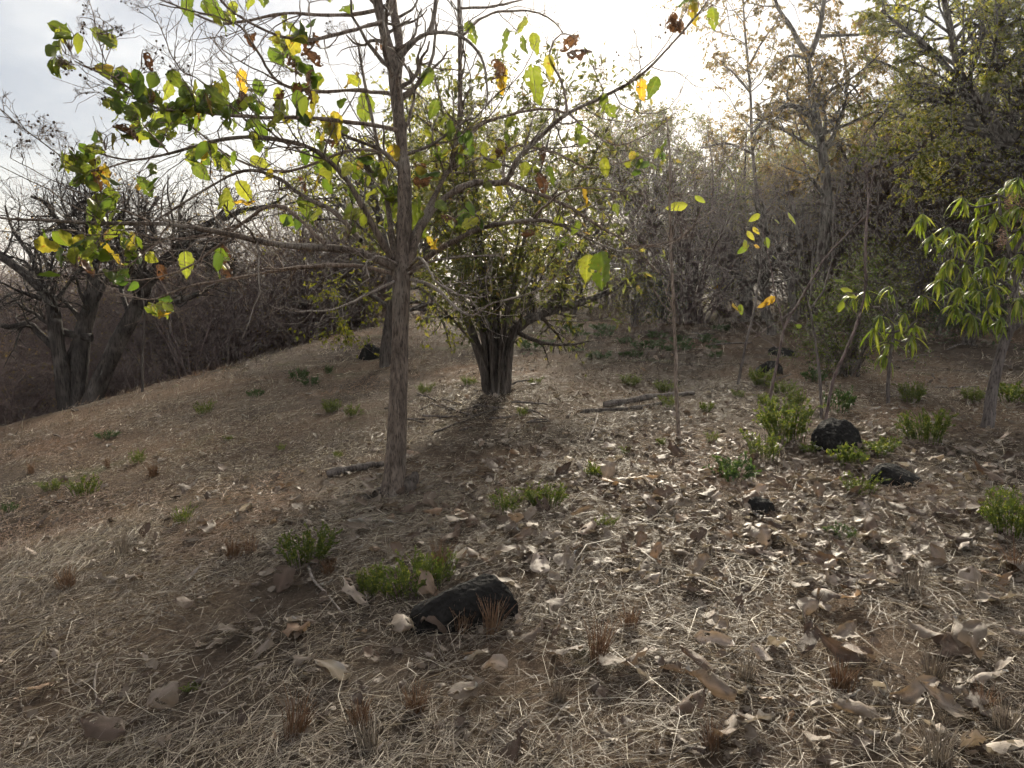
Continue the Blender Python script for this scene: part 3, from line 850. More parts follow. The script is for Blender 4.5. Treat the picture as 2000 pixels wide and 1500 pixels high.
# ------------------------------------------------------------------ generic woody plants
def build_woody(name, stems, radii, spec, bark, leafspec=None, leafmat=None, rng=RNG, k0=8, origin=None, crown_name="crown"):
    """stems: list of polylines (world or local); spec: list of grow() settings; leaf spec on the last levels"""
    mb = MB()
    n = 12
    P0, R0 = [], []
    for s_, r_ in zip(stems, radii):
        a, r = resample(np.asarray(s_, float), r_, n)
        wv = np.cumsum(rng.normal(size=a.shape), 0) * r.mean() * 0.10; wv[0] = 0
        a = a + wv
        P0.append(a); R0.append(r * (1 + 0.06 * rng.normal(size=n)))
    P0 = np.array(P0); R0 = np.array(R0)
    if origin is not None: P0 = P0 - origin
    mb.tubes(P0, R0, k0)
    par, prd = P0, R0
    levels = [(P0, R0)]
    for i, sp in enumerate(spec):
        sp = dict(sp); cnt = sp.pop('count')
        L = np.linalg.norm(np.diff(par, axis=1), axis=2).sum(1)
        c, r = grow(par, prd, cnt, sp['f0'], sp['f1'], sp['L0'], sp['L1'], sp['a0'], sp['a1'], sp.get('up', 0.1), sp.get('wig', 0.15), sp.get('n', 5),
                    sp.get('rr', 0.5), sp.get('rmin', 0.003), sp.get('taper', 0.3), rng, weights=L / L.sum())
        mb.tubes(c, r, sp.get('k', 4))
        par, prd = c, r
        levels.append((c, r))
    trunk_me = mb.mesh(name + "_wood", bark)
    crown_me = None
    if leafspec:
        lb = MB()
        for lv, cnt, L, W_, droop, t0, t1, f0 in leafspec:
            leaf_on(lb, levels[lv][0], cnt, L, W_, droop, t0, t1, rng, f0)
        crown_me = lb.mesh(name + "_crown", leafmat)
    return trunk_me, crown_me

def woody_thing(name, base, trunk_me, crown_me, label, cat, group=None):
    t = empty(name, base, label, cat, group)
    obj("trunk", trunk_me, t)
    if crown_me: obj("crown", crown_me, t)
    return t

def traced(px_list, D, widths):
    pts = [P(x, y, D + (q[0] if q else 0)) for x, y, *q in px_list]
    rad = [0.5 * w * D / F for w in np.interp(np.linspace(0, 1, len(px_list)), np.linspace(0, 1, len(widths)), widths)]
    return pts, rad

d2 = R
# --- big bare many-stemmed tree at the left, below the edge of the slope
def left_tree():
    D = 12.6
    base = GD(150, D)
    bx, by = to_px(base)
    L = [
        ([(132, 815), (124, 730), (112, 660), (105, 600), (85, 560), (40, 520), (-40, 470)], [34, 26, 10]),
        ([(120, 690), (85, 660), (55, 635), (10, 640), (-50, 620)], [17, 9]),
        ([(150, 815), (155, 740), (168, 660), (190, 580), (185, 520), (170, 470), (140, 420)], [40, 29, 10]),
        ([(166, 815), (200, 730), (232, 660), (262, 600), (290, 540), (330, 500), (370, 470), (420, 430)], [36, 28, 11]),
        ([(250, 610), (300, 590), (350, 588), (410, 560), (460, 530)], [15, 6]),
        ([(285, 545), (280, 500), (300, 460), (290, 420), (310, 385)], [13, 5]),
        ([(335, 500), (355, 450), (350, 410), (365, 370)], [10, 4]),
        ([(188, 590), (220, 520), (215, 460), (250, 400)], [11, 4]),
        ([(180, 660), (150, 655), (125, 650), (105, 645)], [17, 13]),
        ([(150, 655), (130, 700), (125, 740)], [12, 13]),
        ([(85, 560), (60, 500), (25, 450), (10, 400)], [12, 4]),
        ([(20, 505), (-20, 480), (-60, 430)], [10, 4]),
        ([(170, 470), (120, 440), (90, 400), (60, 385)], [14, 5]),
        ([(140, 420), (160, 395), (200, 385)], [9, 4]),
        ([(430, 430), (480, 410), (530, 400), (560, 380)], [12, 4]),
    ]
    st, rd = [], []
    for i, (pl, w) in enumerate(L):
        off = [-.5, 0, .3, -.3, 0, 0, 0, 0, -.2, -.2, 0, 0, 0, 0, 0][i]
        pl2 = [(x, y, off * (k / (len(pl) - 1)) ** 1.0 if y < 700 or k > 0 else 0) for k, (x, y) in enumerate(pl)]
        if i in (1, 4, 5, 6, 7, 8, 9, 10, 11, 12, 13, 14): pl2 = [(x, y, 0.25 * z) for x, y, z in pl2]
        p, r = traced(pl2, D, w)
        st.append(p); rd.append(r)
    spec = [dict(count=130, f0=0.35, f1=1.0, L0=0.3, L1=0.65, a0=R(25), a1=R(75), up=0.05, wig=0.25, n=7, rr=0.36, rmin=0.007, k=5),
            dict(count=800, f0=0.25, f1=1.0, L0=0.3, L1=0.65, a0=R(25), a1=R(75), up=0.06, wig=0.28, n=5, rr=0.55, rmin=0.0045, k=4),
            dict(count=3600, f0=0.2, f1=1.0, L0=0.4, L1=0.9, a0=R(25), a1=R(70), up=0.04, wig=0.3, n=4, rr=0.6, rmin=0.0028, k=3)]
    tm, _ = build_woody("bare_tree", st, rd, spec, M['bark_black'], origin=base, rng=np.random.default_rng(77))
    woody_thing("bare_tree", base, tm, None, "big dark leafless tree with several thick forking stems below the slope's edge", "tree")
left_tree()

# --- coppiced clump in the middle with many upright stems
def coppice():
    base = G(968, 768)
    D = depth_of(base)
    rg = np.random.default_rng(5)
    st, rd = [], []
    for i in range(17):
        a = rg.uniform(0, 2 * np.pi); r0 = rg.uniform(0.02, 0.10)
        sp = rg.uniform(0.3, 1.75); h = rg.uniform(2.6, 3.6) - 0.45 * sp
        dx, dy = math.cos(a), math.sin(a)
        p0 = base + np.array([dx * r0, dy * r0, -0.05])
        p1 = base + np.array([dx * (r0 + sp * 0.10), dy * (r0 + sp * 0.10), h * 0.25])
        p2 = base + np.array([dx * (r0 + sp * 0.55), dy * (r0 + sp * 0.55), h * 0.64])
        p3 = base + np.array([dx * (r0 + sp * 1.0), dy * (r0 + sp * 1.0), h])
        st.append([p0, p1, p2, p3]); w = rg.uniform(0.008, 0.018); rd.append([w * 1.5, w * 1.1, w * 0.8, w * 0.3])
    # thick dark butts
    for pl, w in [([(958, 775), (945, 720), (928, 670), (912, 620), (890, 560)], [27, 18, 8]), ([(985, 770), (988, 700), (992, 660), (1020, 630), (1060, 612, .2), (1110, 600, .3), (1180, 575, .4), (1240, 540, .4)], [26, 20, 18, 6]),
                  ([(968, 775), (965, 700), (962, 640), (975, 560), (985, 480)], [22, 14, 7]), ([(975, 775), (978, 690), (970, 600), (960, 500)], [16, 11, 6]), ([(1060, 612, .2), (1100, 560, .3), (1130, 500, .2), (1180, 440, .2)], [14, 9, 5])]:
        p, r = traced(pl, D, w); st.append(p); rd.append(r)
    spec = [dict(count=330, f0=0.34, f1=1.0, L0=0.16, L1=0.40, a0=R(25), a1=R(80), up=0.02, wig=0.22, n=6, rr=0.5, rmin=0.004, k=4),
            dict(count=1700, f0=0.2, f1=1.0, L0=0.3, L1=0.75, a0=R(25), a1=R(75), up=-0.03, wig=0.25, n=4, rr=0.6, rmin=0.0022, k=3)]
    tm, cm = build_woody("coppice", st, rd, spec, M['bark_dark'], [(1, 3200, 0.08, 0.015, 0.35, 0.0, 0.95, 0.2), (2, 9000, 0.072, 0.014, 0.4, 0.0, 1.0, 0.1)], M['olive_leaf'], rg, origin=base)
    woody_thing("coppiced_tree", base, tm, cm, "leafy coppiced clump of many upright stems rising from one dark stool mid-clearing", "tree")
coppice()

# --- small tree just behind the front trunk, lime leaves hanging low
def small_behind():
    base = G(752, 716)
    D = depth_of(base)
    st, rd = [], []
    for pl, w in [([(752, 722), (756, 660), (765, 600), (760, 520), (740, 430), (720, 330), (700, 260)], [24, 18, 5]),
                  ([(760, 600), (710, 570), (670, 590), (650, 640)], [11, 3]), ([(762, 560), (810, 520), (850, 450), (870, 330), (860, 220)], [13, 3]),
                  ([(750, 480), (690, 430), (640, 360), (610, 290)], [11, 3]), ([(765, 600), (820, 590), (860, 620), (880, 680)], [9, 3]),
                  ([(740, 520), (690, 520), (660, 570), (680, 660)], [8, 3]), ([(750, 450), (780, 370), (800, 280), (790, 190)], [10, 3])]:
        p, r = traced([(x, y, RNG.uniform(-.8, .8) if y < 600 else 0) for x, y in pl], D, w); st.append(p); rd.append(r)
    spec = [dict(count=110, f0=0.25, f1=1.0, L0=0.25, L1=0.5, a0=R(30), a1=R(80), up=-0.02, wig=0.2, n=6, rr=0.5, rmin=0.005, k=4),
            dict(count=700, f0=0.2, f1=1.0, L0=0.3, L1=0.6, a0=R(25), a1=R(75), up=-0.10, wig=0.2, n=4, rr=0.6, rmin=0.0025, k=3)]
    tm, cm = build_woody("lime_tree", st, rd, spec, M['bark_dark'], [(1, 900, 0.07, 0.018, 0.5, 0.0, 1.0, 0.2), (2, 3000, 0.065, 0.018, 0.6, 0.0, 1.0, 0.2)], M['lime_leaf'], RNG, origin=base)
    woody_thing("small_tree", base, tm, cm, "small dark-stemmed tree with hanging lime-yellow leaves behind the front tree's trunk", "tree")
small_behind()

# --- tall slender forked tree
def tall_tree():
    D = 15.0
    base = GD(1588, D)
    bpx, bpy = to_px(base)
    st, rd = [], []
    for pl, w in [([(1588, float(bpy) + 4), (1598, 560), (1612, 460), (1622, 380), (1610, 290), (1598, 210), (1582, 110)], [27, 20, 10]),
                  ([(1582, 112), (1560, 80, .2), (1545, 50, .4), (1520, 10, .5), (1500, -60, .6)], [12, 5]),
                  ([(1582, 110), (1600, 60, -.2), (1610, 0, -.3), (1620, -90, -.4)], [12, 6]),
                  ([(1600, 70), (1640, 68, .3), (1690, 65, .5), (1740, 45, .7)], [8, 3]),
                  ([(1600, 245), (1570, 215, -.2), (1540, 205, -.4), (1500, 225, -.7), (1470, 260, -.8)], [11, 4]),
                  ([(1575, 225, -.2), (1530, 200, .2), (1490, 205, .5)], [7, 3]),
                  ([(1596, 200), (1630, 170, .3), (1660, 165, .6), (1680, 190, .8)], [8, 3]),
                  ([(1575, 115), (1545, 110, -.5), (1510, 130, -.9)], [7, 3]),
                  ([(1608, 290), (1640, 240, .5), (1655, 160, .8), (1640, 60, 1)], [7, 3])]:
        p, r = traced(pl, D, w); st.append(p); rd.append(r)
    spec = [dict(count=75, f0=0.45, f1=1.0, L0=0.25, L1=0.5, a0=R(30), a1=R(80), up=0.05, wig=0.2, n=6, rr=0.5, rmin=0.006, k=4),
            dict(count=480, f0=0.3, f1=1.0, L0=0.3, L1=0.6, a0=R(25), a1=R(75), up=-0.05, wig=0.25, n=4, rr=0.6, rmin=0.003, k=3)]
    tm, cm = build_woody("tall_tree", st, rd, spec, M['bark_dark'], [(1, 900, 0.085, 0.02, 0.5, 0.0, 1.0, 0.4), (2, 6200, 0.085, 0.02, 0.5, 0.0, 1.0, 0.25)], M['brown_leaf'], RNG, origin=base)
    woody_thing("tall_tree", base, tm, cm, "tall slender forked tree with thin brownish foliage rising above the thicket", "tree")
    # thinner neighbour
    D = 17.0
    base = GD(1495, D); bpy_ = float(to_px(base)[1])
    st, rd = [], []
    for pl, w in [([(1492, bpy_ + 4), (1488, 500), (1478, 380), (1468, 280), (1464, 170), (1455, 60), (1450, -20)], [12, 7, 3]),
                  ([(1470, 290), (1500, 250, .3), (1545, 220, .5), (1580, 210, .6)], [6, 3]), ([(1465, 180), (1430, 140, .4), (1400, 120, .6)], [6, 3]),
                  ([(1462, 130), (1490, 80, -.4), (1520, 40, -.6)], [5, 2]), ([(1470, 300), (1420, 280, -.4), (1370, 290, -.7)], [6, 3])]:
        p, r = traced(pl, D, w); st.append(p); rd.append(r)
    spec = [dict(count=60, f0=0.4, f1=1.0, L0=0.2, L1=0.4, a0=R(30), a1=R(80), up=0.05, wig=0.2, n=6, rr=0.5, rmin=0.005, k=4),
            dict(count=420, f0=0.3, f1=1.0, L0=0.3, L1=0.6, a0=R(25), a1=R(75), up=-0.08, wig=0.25, n=4, rr=0.6, rmin=0.003, k=3)]
    tm, cm = build_woody("slim_tree", st, rd, spec, M['bark_grey'], [(2, 6000, 0.085, 0.02, 0.6, 0.0, 1.0, 0.2)], M['brown_leaf'], RNG, origin=base)
    woody_thing("slim_tree", base, tm, cm, "thin straight-stemmed tree with drooping brownish leaves next to the tall forked tree", "tree")
tall_tree()

# --- spreading green tree at the right edge
def right_tree():
    D = 13.5
    base = GD(2130, D); bpy_ = float(to_px(base)[1])
    st, rd = [], []
    for pl, w in [([(2130, bpy_ + 4), (2110, 500), (2060, 380), (1985, 310), (1920, 230), (1870, 150), (1850, 60), (1830, -40)], [40, 24, 8]),
                  ([(1960, 285), (1880, 225, .4), (1820, 180, .6), (1760, 190, .8), (1700, 250, 1)], [20, 4]),
                  ([(1920, 235), (1950, 140, -.4), (1960, 40, -.7), (1970, -60, -.9)], [17, 5]),
                  ([(1880, 165), (1820, 100, -.5), (1770, 60, -.8), (1720, 20, -1)], [14, 4]),
                  ([(1855, 95), (1900, 30, .5), (1930, -30, .8)], [10, 4]),
                  ([(2060, 385), (2040, 260, -.6), (2030, 120, -1), (2020, 0, -1.2)], [24, 8]),
                  ([(2000, 330), (1900, 320, -.4), (1820, 290, -.8), (1740, 330, -1)], [14, 4]),
                  ([(1985, 310), (1930, 330, .5), (1880, 400, .8), (1830, 440, 1)], [12, 4]),
                  ([(1820, 180, .6), (1740, 130, 1), (1680, 110, 1.2)], [9, 3]), ([(2030, 200, -.9), (1980, 170, -1.2), (1930, 160, -1.4)], [9, 3])]:
        p, r = traced(pl, D, w); st.append(p); rd.append(r)
    spec = [dict(count=140, f0=0.3, f1=1.0, L0=0.22, L1=0.45, a0=R(30), a1=R(80), up=0.05, wig=0.18, n=6, rr=0.5, rmin=0.006, k=4),
            dict(count=1400, f0=0.2, f1=1.0, L0=0.3, L1=0.6, a0=R(25), a1=R(75), up=-0.02, wig=0.25, n=4, rr=0.6, rmin=0.003, k=3)]
    tm, cm = build_woody("spreading_tree", st, rd, spec, M['bark_dark'], [(1, 4000, 0.07, 0.017, 0.3, 0.0, 1.0, 0.4), (2, 21000, 0.07, 0.016, 0.35, 0.0, 1.0, 0.2)], M['fine_leaf'], RNG, origin=base)
    woody_thing("spreading_tree", base, tm, cm, "large fine-leaved green tree leaning in high at the frame's edge above the mango", "tree")
right_tree()

# --- archetypes for the wood behind
def arche_tree(name, seed, h, spread, nleaf, leafmat, bark, L=0.09, W_=0.018, droop=0.4, forks=4):
    rg = np.random.default_rng(seed)
    st, rd = [], []
    lean = rg.normal(size=2) * 0.25
    th = h * rg.uniform(0.28, 0.4)
    w = 0.03 + 0.009 * h
    st.append([(0, 0, -0.15), (lean[0] * .3, lean[1] * .3, th * .5), (lean[0], lean[1], th), (lean[0] * 1.6, lean[1] * 1.6, h * 0.7), (lean[0] * 2, lean[1] * 2, h * 0.97)])
    rd.append([w * 1.3, w, w * .8, w * .4, w * .12])
    for i in range(forks):
        a = i / forks * 2 * np.pi + rg.uniform(-.4, .4); z0 = th * rg.uniform(0.7, 1.3)
        s = spread * rg.uniform(0.6, 1.0); hh = h * rg.uniform(0.65, 0.95)
        dx, dy = math.cos(a), math.sin(a); f = z0 / th
        st.append([(lean[0] * f, lean[1] * f, z0), (dx * s * .4, dy * s * .4, z0 + (hh - z0) * .4), (dx * s * .75, dy * s * .75, z0 + (hh - z0) * .75), (dx * s, dy * s, hh)])
        rd.append([w * .6, w * .42, w * .25, w * .08])
    spec = [dict(count=70, f0=0.3, f1=1.0, L0=0.22, L1=0.5, a0=R(30), a1=R(80), up=0.04, wig=0.2, n=6, rr=0.5, rmin=0.006, k=4),
            dict(count=900, f0=0.2, f1=1.0, L0=0.3, L1=0.7, a0=R(25), a1=R(75), up=-0.03, wig=0.25, n=4, rr=0.6, rmin=0.0035, k=3)]
    lf = [(1, nleaf // 5, L, W_, droop, 0, 1, 0.3), (2, nleaf, L, W_, droop, 0, 1, 0.2)]
    return build_woody(name, st, rd, spec, bark, lf, leafmat, rg)

def arche_brush(name, seed, h, spread, stems, bark, nleaf=0, leafmat=None, dens=1.0, L=0.07, W_=0.017):
    rg = np.random.default_rng(seed)
    st, rd = [], []
    for i in range(stems):
        a = rg.uniform(0, 2 * np.pi); s = spread * rg.uniform(0.15, 1.0); hh = h * rg.uniform(0.6, 1.0)
        dx, dy = math.cos(a), math.sin(a); r0 = rg.uniform(0.02, 0.25); b = rg.normal(size=2) * spread * .28
        st.append([(dx * r0, dy * r0, -0.1), (dx * s * .25 + b[0] * .5, dy * s * .25 + b[1] * .5, hh * .35), (dx * s * .6 + b[0], dy * s * .6 + b[1], hh * .72), (dx * s, dy * s, hh)])
        w = rg.uniform(0.012, 0.034); rd.append([w, w * .8, w * .5, w * .2])
    spec = [dict(count=int(stems * 11 * dens), f0=0.12, f1=1.0, L0=0.3, L1=0.7, a0=R(30), a1=R(95), up=0.03, wig=0.33, n=6, rr=0.5, rmin=0.0055, k=4),
            dict(count=int(stems * 85 * dens), f0=0.12, f1=1.0, L0=0.3, L1=0.8, a0=R(25), a1=R(80), up=0.02, wig=0.3, n=4, rr=0.6, rmin=0.0036, k=3)]
    lf = [(2, nleaf, L, W_, 0.3, 0, 1, 0.2)] if nleaf else None
    return build_woody(name, st, rd, spec, bark, lf, leafmat, rg)

TREES = [arche_tree("leafy_a", 21, 6.0, 2.1, 8200, M['olive_leaf'], M['bark_grey']),
         arche_tree("leafy_b", 22, 5.6, 1.9, 8600, M['olive_leaf'], M['bark_grey'], droop=0.7),
         arche_tree("leafy_c", 23, 6.2, 2.2, 6800, M['brown_leaf'], M['bark_dark'], droop=0.5),
         arche_tree("leafy_d", 24, 5.8, 2.0, 9800, M['fine_leaf'], M['bark_grey'], L=0.07)]
BRUSH = [arche_brush("brush_a", 31, 3.4, 2.1, 10, M['bark_brush']), arche_brush("brush_b", 32, 2.9, 2.0, 10, M['bark_brush'], 500, M['brown_leaf']),
         arche_brush("brush_c", 33, 3.9, 2.2, 11, M['bark_brush'], 900, M['brown_leaf']), arche_brush("brush_d", 34, 2.1, 1.5, 9, M['bark_brush'], 300, M['brown_leaf'], 0.9)]
SHRUB = [arche_brush("shrub_a", 41, 2.2, 1.1, 12, M['bark_grey'], 5200, M['dark_weed'], 0.9), arche_brush("shrub_b", 42, 2.6, 1.2, 12, M['bark_grey'], 4200, M['fine_leaf'], 0.9), arche_brush("shrub_c", 43, 2.1, 0.95, 14, M['bark_grey'], 11000, M['bush_leaf'], 0.9, 0.042, 0.012)]

def place(name, kit, base, rot, scale, label, cat, group):
    t = woody_thing(name, base, kit[0], kit[1], label, cat, group)
    t.rotation_euler = (0, 0, rot); t.scale = (scale, scale, scale * RNG.uniform(0.92, 1.08))
    return t

# leafy trees standing along the far edge of the clearing: px of the foot, distance, kind, scale
wood = [(1240, 19.5, 0, .86, "olive leafy tree rising just left of the pale straight sapling"), (1345, 18.5, 1, .68, "low drooping olive tree right of the pale straight sapling"),
        (1120, 21, 1, .90, "drooping olive tree seen right of the coppiced clump's crown"), (1020, 23, 0, .92, "olive tree standing far back behind the coppiced clump"),
        (905, 22, 3, .90, "bright fine-leaved tree behind the coppiced clump's left stems"), (840, 19, 1, .88, "drooping olive tree between front trunk and coppiced clump"),
        (690, 23, 0, .86, "olive tree behind the small lime-leaved tree"), (600, 25, 2, .75, "brown-leaved tree left of the lime-leaved tree, at the hollow's rim"),
        (1185, 24, 2, .95, "brown-leaved tree in the back row between coppiced clump and pale sapling"), (1290, 24, 0, .90, "back-row olive tree directly behind the pale straight sapling"),
        (1400, 22, 3, .76, "fine-leaved tree above the tiny yellow-topped sapling"), (1450, 19, 2, .80, "brown-leaved tree at the foot of the thin straight-stemmed tree"),
        (1555, 21, 3, .85, "fine-leaved tree behind the grey forked leafless tree"), (1640, 20, 1, .82, "drooping olive tree just right of the tall forked trunk"),
        (1720, 19, 2, 1.0, "brown-leaved tree above the dense upright bush"), (1790, 21, 3, 1.05, "fine-leaved tree high behind the mango's outer leaf bunches"),
        (1880, 18, 0, .95, "olive tree directly behind the mango tree"), (1960, 20, 1, .95, "drooping olive tree behind the mango's trunk side"),
        (2060, 18, 3, .9, "fine-leaved tree at the frame's right edge behind the spreading tree"), (2180, 19, 0, 1.0, "olive tree outside the right edge, its crown reaching in"),
        (1670, 25, 3, 1.1, "back-row fine-leaved tree right of the tall forked tree"), (760, 27, 3, .85, "fine-leaved tree far behind the front trunk"),
        (1850, 25, 2, 1.1, "back-row brown-leaved tree beyond the mango"), (1500, 26, 0, .88, "back-row olive tree between thin and tall forked trees"),
        (520, 33, 2, .8, "brown-leaved tree far down in the hollow"), (2300, 17, 1, 1.25, "drooping olive tree beyond the right edge of view")]
for i, (px, d, kd, sc, nm) in enumerate(wood):
    place("woodland_tree", TREES[kd], GD(px, d), RNG.uniform(0, 6.28), sc, nm, "tree", "trees along the far edge of the clearing")

# leafless brush below and between
brush = []
for i in range(34):
    brush.append((RNG.uniform(1330, 2150), RNG.uniform(16.5, 24), RNG.integers(0, 3), RNG.uniform(0.85, 1.25)))
for i in range(14):
    brush.append((RNG.uniform(1000, 1330), RNG.uniform(22, 28), RNG.integers(0, 4), RNG.uniform(0.6, 0.95)))
lb = "leafless brown twiggy shrub in the thicket behind the clearing"
for px, d, kd, sc in brush:
    place("bare_shrub", BRUSH[kd], GD(px, d), RNG.uniform(0, 6.28), sc, lb, "shrub", "leafless shrubs of the thicket")
lb = "leafless grey-brown shrub in the hollow beyond the slope's edge"
for i in range(75):
    d = RNG.uniform(17, 40); px = RNG.uniform(-250, 860)
    b = GD(px, d)
    s = (b[0] - EA[0]) * ENRM[0] + (b[1] - EA[1]) * ENRM[1]
    if s < 2.0: continue
    place("hollow_shrub", BRUSH[RNG.integers(0, 4)], b, RNG.uniform(0, 6.28), RNG.uniform(0.75, 1.15), lb, "shrub", "leafless shrubs in the hollow")
for px, d, kd, sc in [(-40, 19, 2, 1.15), (60, 20, 0, 1.3), (150, 21, 2, 1.2), (240, 20, 2, 1.25), (310, 19, 0, 1.2), (390, 20, 2, 1.25), (100, 24, 2, 1.35), (470, 21, 2, 1.25), (540, 24, 0, 1.3), (610, 21, 2, 1.15), (660, 25, 1, 1.4), (420, 25, 0, 1.35), (720, 23, 2, 1.2), (350, 22, 2, 1.2), (820, 25, 0, 1.3)]:
    place("hollow_shrub", BRUSH[kd], GD(px, d), RNG.uniform(0, 6.28), sc, "tall leafless mauve-grey shrub rising behind the slope's edge around the bare tree", "shrub", "tall shrubs behind the slope's edge")
for px, d, kd, sc in [(20, 13.5, 3, .8), (60, 15, 1, .7), (-60, 14, 0, .8), (265, 15.5, 3, .6), (330, 17.5, 3, .7), (-120, 12.5, 3, .8), (100, 17, 0, .75), (215, 18, 1, .7)]:
    place("hollow_shrub", BRUSH[kd], GD(px, d), RNG.uniform(0, 6.28), sc, "leafless tangled shrub close around the big bare tree at the slope's foot", "shrub", "shrubs around the bare tree")
for i in range(60):
    d = RNG.uniform(45, 170); px = RNG.uniform(-500, 1500)
    place("scrub_tree", TREES[RNG.integers(0, 3)] if RNG.random() < 0.6 else BRUSH[2], GD(px, d), RNG.uniform(0, 6.28), RNG.uniform(0.8, 1.3), "far scrub tree on the hazy low ground beyond the hollow", "tree", "far scrub trees")
for px, d, kd, sc, lab in [(1292, 17.5, 0, .55, "small dark green bush at the wood's edge beside the pale sapling"), (1655, 9.8, 2, .62, "dense upright fine-leaved green bush among the thin saplings"),
                           (1890, 12.5, 0, .55, "dark leafy bush in the shade behind the mango tree"), (1410, 20, 1, .8, "yellow-green leafy bush in shade under the far trees"), (1760, 15, 1, .7, "olive leafy bush against the bare thicket"),
                           (1240, 16.5, 1, .5, "low olive bush under the woodland edge behind the coppiced clump")]:
    place("green_bush", SHRUB[kd], GD(px, d), RNG.uniform(0, 6.28), sc, lab, "bush", None)

# ------------------------------------------------------------------ mango trees
def lance(seed, bend=0.9, width=0.078):
    return ovate(n=8, w=5, curl=0.25, bend=bend, wave=0.02, width=width, seed=seed, fold=0.35, twist=0.2 * ((seed % 3) - 1))
MANGO = []
for sd in range(5):
    V, Q = lance(50 + sd, 0.6 + 0.25 * sd); mb = MB(); mb.add(V, quads=Q, tint=ribs(8, 5)); V[:, 2] -= 0.35 * V[:, 0] ** 2; mb.v[0] = V; MANGO.append(mb.mesh("leaf_lance", M['mango_leaf']))

def mango(name, base, D, stems, bunches, label, per, llen):
    t = empty(name, base, label, "tree")
    st = []
    mb = MB()
    for pl, w in stems:
        p, r = traced(pl, D, w)
        a, rr = resample(p, r, 22)
        a = a + np.cumsum(RNG.normal(size=a.shape), 0) * 0.002
        mb.tubes(a - base, rr, 10); st.append(a)
    obj("trunk", mb.mesh("trunk", M['bark_mango']), t)
    S = np.concatenate([a[6:] for a in st])
    sx, sy = to_px(S)
    for bx, by, dd in bunches:
        c = P(bx, by, D + dd)
        d3 = np.linalg.norm(S - c, axis=1) * 1.0 + np.maximum(0, S[:, 2] - c[2]) * 1.5
        q = S[int(np.argmin(d3))]
        mb = MB()
        a, r = resample([q, (q + c) / 2 + np.array([0, 0, -0.05]) + RNG.normal(size=3) * 0.03, c], [0.011, 0.008, 0.004], 8)
        mb.tubes(a - base, r, 5)
        tip = a[-1]; ax = unit(a[-1] - a[-2])
        tw = obj("twig", mb.mesh("twig", M['bark_mango']), t)
        for k in range(per):
            az = k * 2.4 + RNG.uniform(-.3, .3)
            out = np.array([math.cos(az), math.sin(az), RNG.uniform(-1.2, 0.3)])
            dv = unit(out + ax * 0.15 + np.array([0, 0, -0.15]))
            pos = tip - ax * RNG.uniform(0, 0.06)
            o = obj("leaf", MANGO[RNG.integers(5)], tw)
            o.matrix_local = frame_matrix(pos - base, dv, np.array([0, 0, 1.0]) + RNG.normal(size=3) * 0.15, llen * RNG.uniform(0.55, 1.25))
    return t

mb_ = G(1928, 834); Dm = depth_of(mb_)
m1 = mango("mango_tree", mb_, Dm,
      [([(1926, 840), (1931, 800), (1940, 740), (1953, 680), (1968, 640)], [25, 20, 17]), ([(1966, 645), (1980, 600), (1984, 540), (1976, 500), (1960, 440), (1955, 380)], [14, 5]),
       ([(1960, 655), (1990, 635), (2040, 600), (2080, 560)], [11, 5]), ([(1958, 670), (1930, 640, .3), (1890, 610, .5), (1850, 590, .6)], [9, 4]), ([(1982, 570), (1930, 530, .2), (1880, 510, .3), (1835, 500, .3)], [9, 3]),
       ([(1978, 500), (2010, 440, -.2), (2030, 380, -.3)], [9, 4])],
      [(1800, 415, .3), (1820, 455, .2), (1835, 475, .4), (1872, 455, .2), (1905, 425, .3), (1880, 385, .1), (1915, 385, .2), (1960, 365, .1), (1992, 345, -.1), (1985, 400, -.2), (1940, 415, 0), (1908, 470, .1),
       (1855, 505, .3), (1888, 515, .1), (1925, 520, -.1), (1962, 500, -.2), (1995, 495, -.3), (1838, 545, .4), (1870, 560, .2), (1902, 565, 0), (1938, 555, -.2), (1862, 595, .5), (1895, 612, .3), (1928, 605, .1),
       (1955, 615, -.1), (1998, 440, .1), (1995, 580, -.3), (2030, 480, 0), (2040, 390, 0), (1798, 575, .6), (1850, 440, .5), (1925, 450, .3), (1960, 400, .3), (1895, 540, .4), (1945, 585, .2), (1975, 545, .3), (1915, 500, .5), (1870, 480, .6), (1985, 455, .4), (1840, 520, .7), (1880, 585, .6), (1975, 350, .2)],
      "young mango tree with drooping bunches of long bright green leaves on a leaning grey trunk", 13, 0.17)
# pinkish flower sprays on it
for fx, fy in [(1972, 398), (1992, 412), (1958, 465)]:
    c = P(fx, fy, Dm - 0.15) - mb_
    fb = MB()
    pts = c + RNG.normal(size=(160, 3)) * np.array([0.022, 0.022, 0.045])
    fb.leaves(pts, RNG.normal(size=(160, 3)), RNG.normal(size=(160, 3)), 0.012, 0.006, RNG.random(160))
    tag(obj("flower_spray", fb.mesh("flower_spray", M['flower']), m1), "pinkish dry flower spray", kind="stuff")
bs = G(1735, 790); Ds = depth_of(bs)
mango("mango_sapling", bs, Ds,
      [([(1735, 796), (1738, 720), (1745, 640), (1720, 600)], [8, 6, 4]), ([(1742, 650), (1770, 640), (1790, 625)], [5, 3]), ([(1742, 640), (1750, 600), (1745, 565)], [5, 3])],
      [(1690, 568, 0), (1738, 558, .2), (1720, 612, -.1), (1752, 632, .2), (1792, 630, .1), (1735, 665, 0), (1700, 640, .1), (1765, 610, -.2), (1660, 575, .1), (1785, 655, .1), (1725, 690, .1)],
      "mango sapling with a few drooping bright leaf bunches between bush and mango tree", 10, 0.19)

